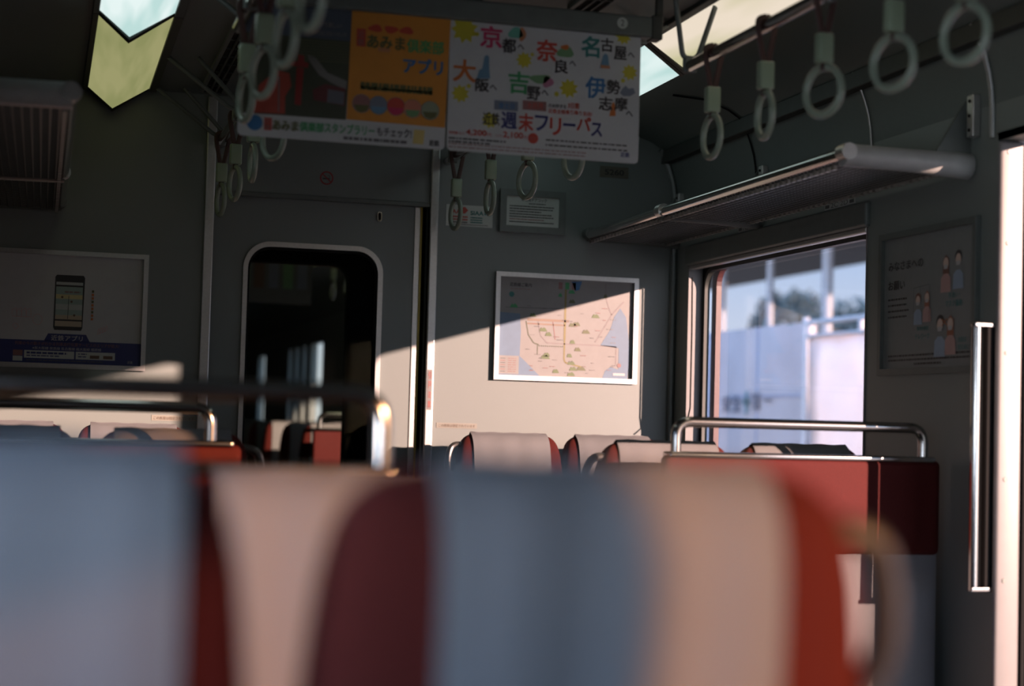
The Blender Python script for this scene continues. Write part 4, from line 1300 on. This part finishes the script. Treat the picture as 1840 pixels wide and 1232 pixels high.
T('あみま', 315, 905, 530, 985, OLIVE, 0.07); T('倶楽部', 540, 915, 745, 992, GREEN, 0.06)
T('スタンプラリー', 752, 925, 1180, 1005, GREEN, 0.05); T('もチェック!', 1200, 948, 1500, 1022, BLACK, 0.04)
s.dashes(*hv(915, 1022), 0.815, 0.022, GREYI, 'small_print', 2, 6)
s.poly([hv(1520, 955), hv(1615, 960), hv(1605, 1080), hv(1512, 1072)], ink('stamp_card', (0.50, 0.40, 0.14)), 'stamp_card', 2)
T('近鉄', 1655, 1040, 1745, 1092, BLACK, 0.05)
s.done()
# hanging sheet of the next carriage
t = thing('hanging_poster', 'dark poster hanging in the next carriage, seen through the door glass', 'poster', (1.2, 9.7, 2.15))
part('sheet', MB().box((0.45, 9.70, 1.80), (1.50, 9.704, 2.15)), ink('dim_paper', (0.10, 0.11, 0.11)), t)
part('clamp', MB().box((0.44, 9.69, 2.15), (1.51, 9.715, 2.269)), MGREY, t)
sn = Sheet(t, (0.45, 9.699, 2.15), RX, UZ, 1.05, 0.35)
for i in range(6):
    sn.rect(0.52+i*0.08, 0.2+0.05*(i % 3), 0.575+i*0.08, 0.75, (BROWN, MOSS, BROWN, SLATE, MOSS, SLATE)[i], 'artwork', 1)
sn.done()
# a few straps of the next carriage
for i in range(4):
    o = copy_tree(S0)
    o.location = (1.60, 8.2+0.45*i, RZ)
    o['label'] = 'ivory hand strap of the next carriage seen through the door glass'
    o['group'] = 'hand straps of the next carriage'
tn = thing('strap_rail', 'steel strap rail of the next carriage seen through the door glass', 'rail', (1.6, 9.0, RZ), 'ceiling rails carrying hand straps')
part('rail', MB().tube([(1.6, 7.9, RZ), (1.6, 9.95, RZ)], 0.016, 12), STEEL, tn, smooth=True)
for y in (7.95, 9.9):
    part('bracket', vbracket(y, 1.556, 1.672, 1.6, RZ), MGREY, tn)

# ---------------------------------------------------------------- outside the right window
struct('ground', MB().box((XR+0.6, -12, -1.3), (150, 150, -1.2)), mat('ballast', (0.15, 0.145, 0.14), 0.9, var=0.3, scale=8), 'pale track ballast outside the window')
FX = 6.0
SHEET = mat('white_sheeting', (0.90, 0.84, 0.85), 0.7, var=0.04, scale=3, trans=0.6)
FENCE = mat('pale_fence_panel', (0.40, 0.37, 0.405), 0.6, var=0.10, scale=2.5, trans=0.28)
WPOLE = mat('white_pole', (0.34, 0.32, 0.34), 0.5)
fence = thing('construction_fence', 'pale construction fence with a safety slogan, seen through the right window', 'fence', (FX, 14.5, -1.2))
FB = FX - 0.04
part('panel', MB().box((FX, 12.33, -1.2), (FX+0.03, 17.2, 2.03)), FENCE, fence)
seam = MB()
for z in (1.42, 0.4):
    seam.box((FX-0.012, 12.33, z), (FX, 14.0, z+0.02))
for y in (13.4, 14.5, 15.6):
    seam.box((FX-0.010, y, -1.2), (FX, y+0.02, 2.03))
part('panel_seam', seam, ink('seam_blue', (0.19, 0.21, 0.30)), fence)
s = Sheet(fence, (FX-0.014, 14.155, 1.475), (0, -1, 0), UZ, 1.10, 0.20, 0.002)
SLG = ink('slogan_blue', (0.05, 0.065, 0.11)); SLT = ink('slogan_teal', (0.02, 0.12, 0.17))
s.text('安全', 0.0, 0.15, 0.40, 0.92, SLG, 'slogan', bold=0.03)
s.rect(0.47, 0.0, 0.525, 1.0, SLT, 'green_cross')
s.rect(0.43, 0.32, 0.565, 0.62, SLT, 'green_cross')
s.text('第', 0.60, 0.05, 0.78, 0.85, SLG, 'slogan', bold=0.03)
s.text('一', 0.84, 0.36, 0.99, 0.46, SLG, 'slogan', bold=0.05)
s.done()
sh = thing('sheeted_frame', 'bright white sheeting on a pole frame, right half of the window view', 'sheeting', (FX-0.25, 11.0, -1.2))
SX = FX - 0.22
mbs = MB()
nu, nv = 30, 12
vs = []
for i in range(nu+1):
    for j in range(nv+1):
        y = 11.93 - 6.9*i/nu
        z = -1.1 + 2.98*j/nv
        vs.append((SX + 0.02*sin(i*1.7+j*0.9)+0.012*sin(j*2.3), y, z))
fs = [(i*(nv+1)+j, (i+1)*(nv+1)+j, (i+1)*(nv+1)+j+1, i*(nv+1)+j+1) for i in range(nu) for j in range(nv)]
mbs.add(vs, fs)
o = part('sheet', mbs, SHEET, sh, smooth=True)
md = o.modifiers.new('thickness', 'SOLIDIFY'); md.thickness = 0.004
fr = MB()
fr.tube([(SX-0.02, 11.97, -1.2), (SX-0.02, 11.97, 2.03)], 0.028, 10)
fr.tube([(SX-0.02, 11.97, 1.985), (SX-0.02, 5.0, 1.985)], 0.022, 10)
fr.tube([(SX-0.02, 11.97, 1.88), (SX-0.02, 5.0, 1.88)], 0.016, 10)
for y in (11.85, 11.0, 10.2):
    fr.box((SX-0.05, y, 1.86), (SX+0.0, y+0.05, 2.0))
part('pole_frame', fr, WPOLE, sh, smooth=True)
# platform canopy with posts
cn = thing('platform_canopy', 'dark station canopy crossing the top of the window view', 'canopy', (8.6, 20, 2.8))
mbc = MB()
mbc.prism([(8.0, 3.55), (8.0, 3.75), (11.5, 3.80), (11.5, 3.60)], (0, 5.5, 0), (1, 0, 0), (0, 0, 1), (0, 1, 0), 32)
part('roof', mbc, mat('canopy_soffit', (0.055, 0.055, 0.06), 0.8), cn)
part('eaves', MB().box((6.5, 5.5, 3.50), (8.0, 37.5, 3.70)), ink('fascia_grey', (0.16, 0.18, 0.20)), cn)
for (px_, X_, Y_, rr_) in (('a', 7.9, 18.75, 0.050), ('b', 7.9, 17.36, 0.042), ('c', 7.9, 15.93, 0.060)):
    part('post', MB().tube([(X_, Y_, -1.2), (X_, Y_, 3.56)], rr_, 14), mat('post_grey', (0.26, 0.27, 0.30), 0.5), cn, smooth=True)
# added roof, out of view, keeping the high sky off the right windows
pr_ = thing('sky_blocker_roof', 'added unseen roof blocking high sky light from the right windows', 'roof', (3.9, -2, 2.95))
part('roof', MB().box((2.62, -12, 2.95), (5.2, 8.0, 3.10)), ink('roof_grey', (0.05, 0.05, 0.055)), pr_)
for y in (-6.0, 7.6):
    part('post', MB().tube([(5.0, y, -1.2), (5.0, y, 2.95)], 0.06, 12), ink('roof_grey', (0.05, 0.05, 0.055)), pr_)
# trees far behind
LEAF = mat('leaf_green', (0.055, 0.085, 0.095), 0.7, var=0.35, scale=1.0, trans=0.3)
def tree(x, y, zc, rx, rz, n, seed, label):
    t = thing('tree', label, 'tree', (x, y, -1.2), 'trees beyond the fence')
    rr = random.Random(seed)
    f = MB()
    for i in range(n):
        a, b, q = rr.uniform(0, 2*pi), math.acos(rr.uniform(-0.8, 1)), rr.uniform(0.55, 1.0)**0.5
        lump = 1 + 0.22*sin(3*a+seed)*sin(2*b)
        p = Vector((x + rx*q*lump*sin(b)*cos(a), y + rx*q*lump*sin(b)*sin(a), zc + rz*q*lump*cos(b)))
        d = Vector((rr.uniform(-1, 1), rr.uniform(-1, 1), rr.uniform(-1, 1))).normalized()
        e = d.orthogonal().normalized()*rr.uniform(0.12, 0.26)
        g = d.cross(e)
        f.add([p-e, p-g*0.6, p+e, p+g*0.6], [(0, 1, 2, 3)])
    part('foliage', f, LEAF, t, recalc=False)
    part('trunk', MB().tube([(x, y, -1.2), (x+0.1, y, 0.8), (x, y, zc)], [0.25, 0.2, 0.1], 10), ink('bark', (0.07, 0.05, 0.04)), t)
tree(35.2, 74.6, 5.2, 2.2, 2.6, 2800, 1, 'round bluish green tree behind the middle pole')
tree(33.3, 62.1, 4.2, 3.5, 2.25, 2600, 4, 'low tree showing right of the thickest pole')
tree(34.4, 80.0, 4.0, 1.6, 1.5, 700, 9, 'small pale tree left of the round tree')
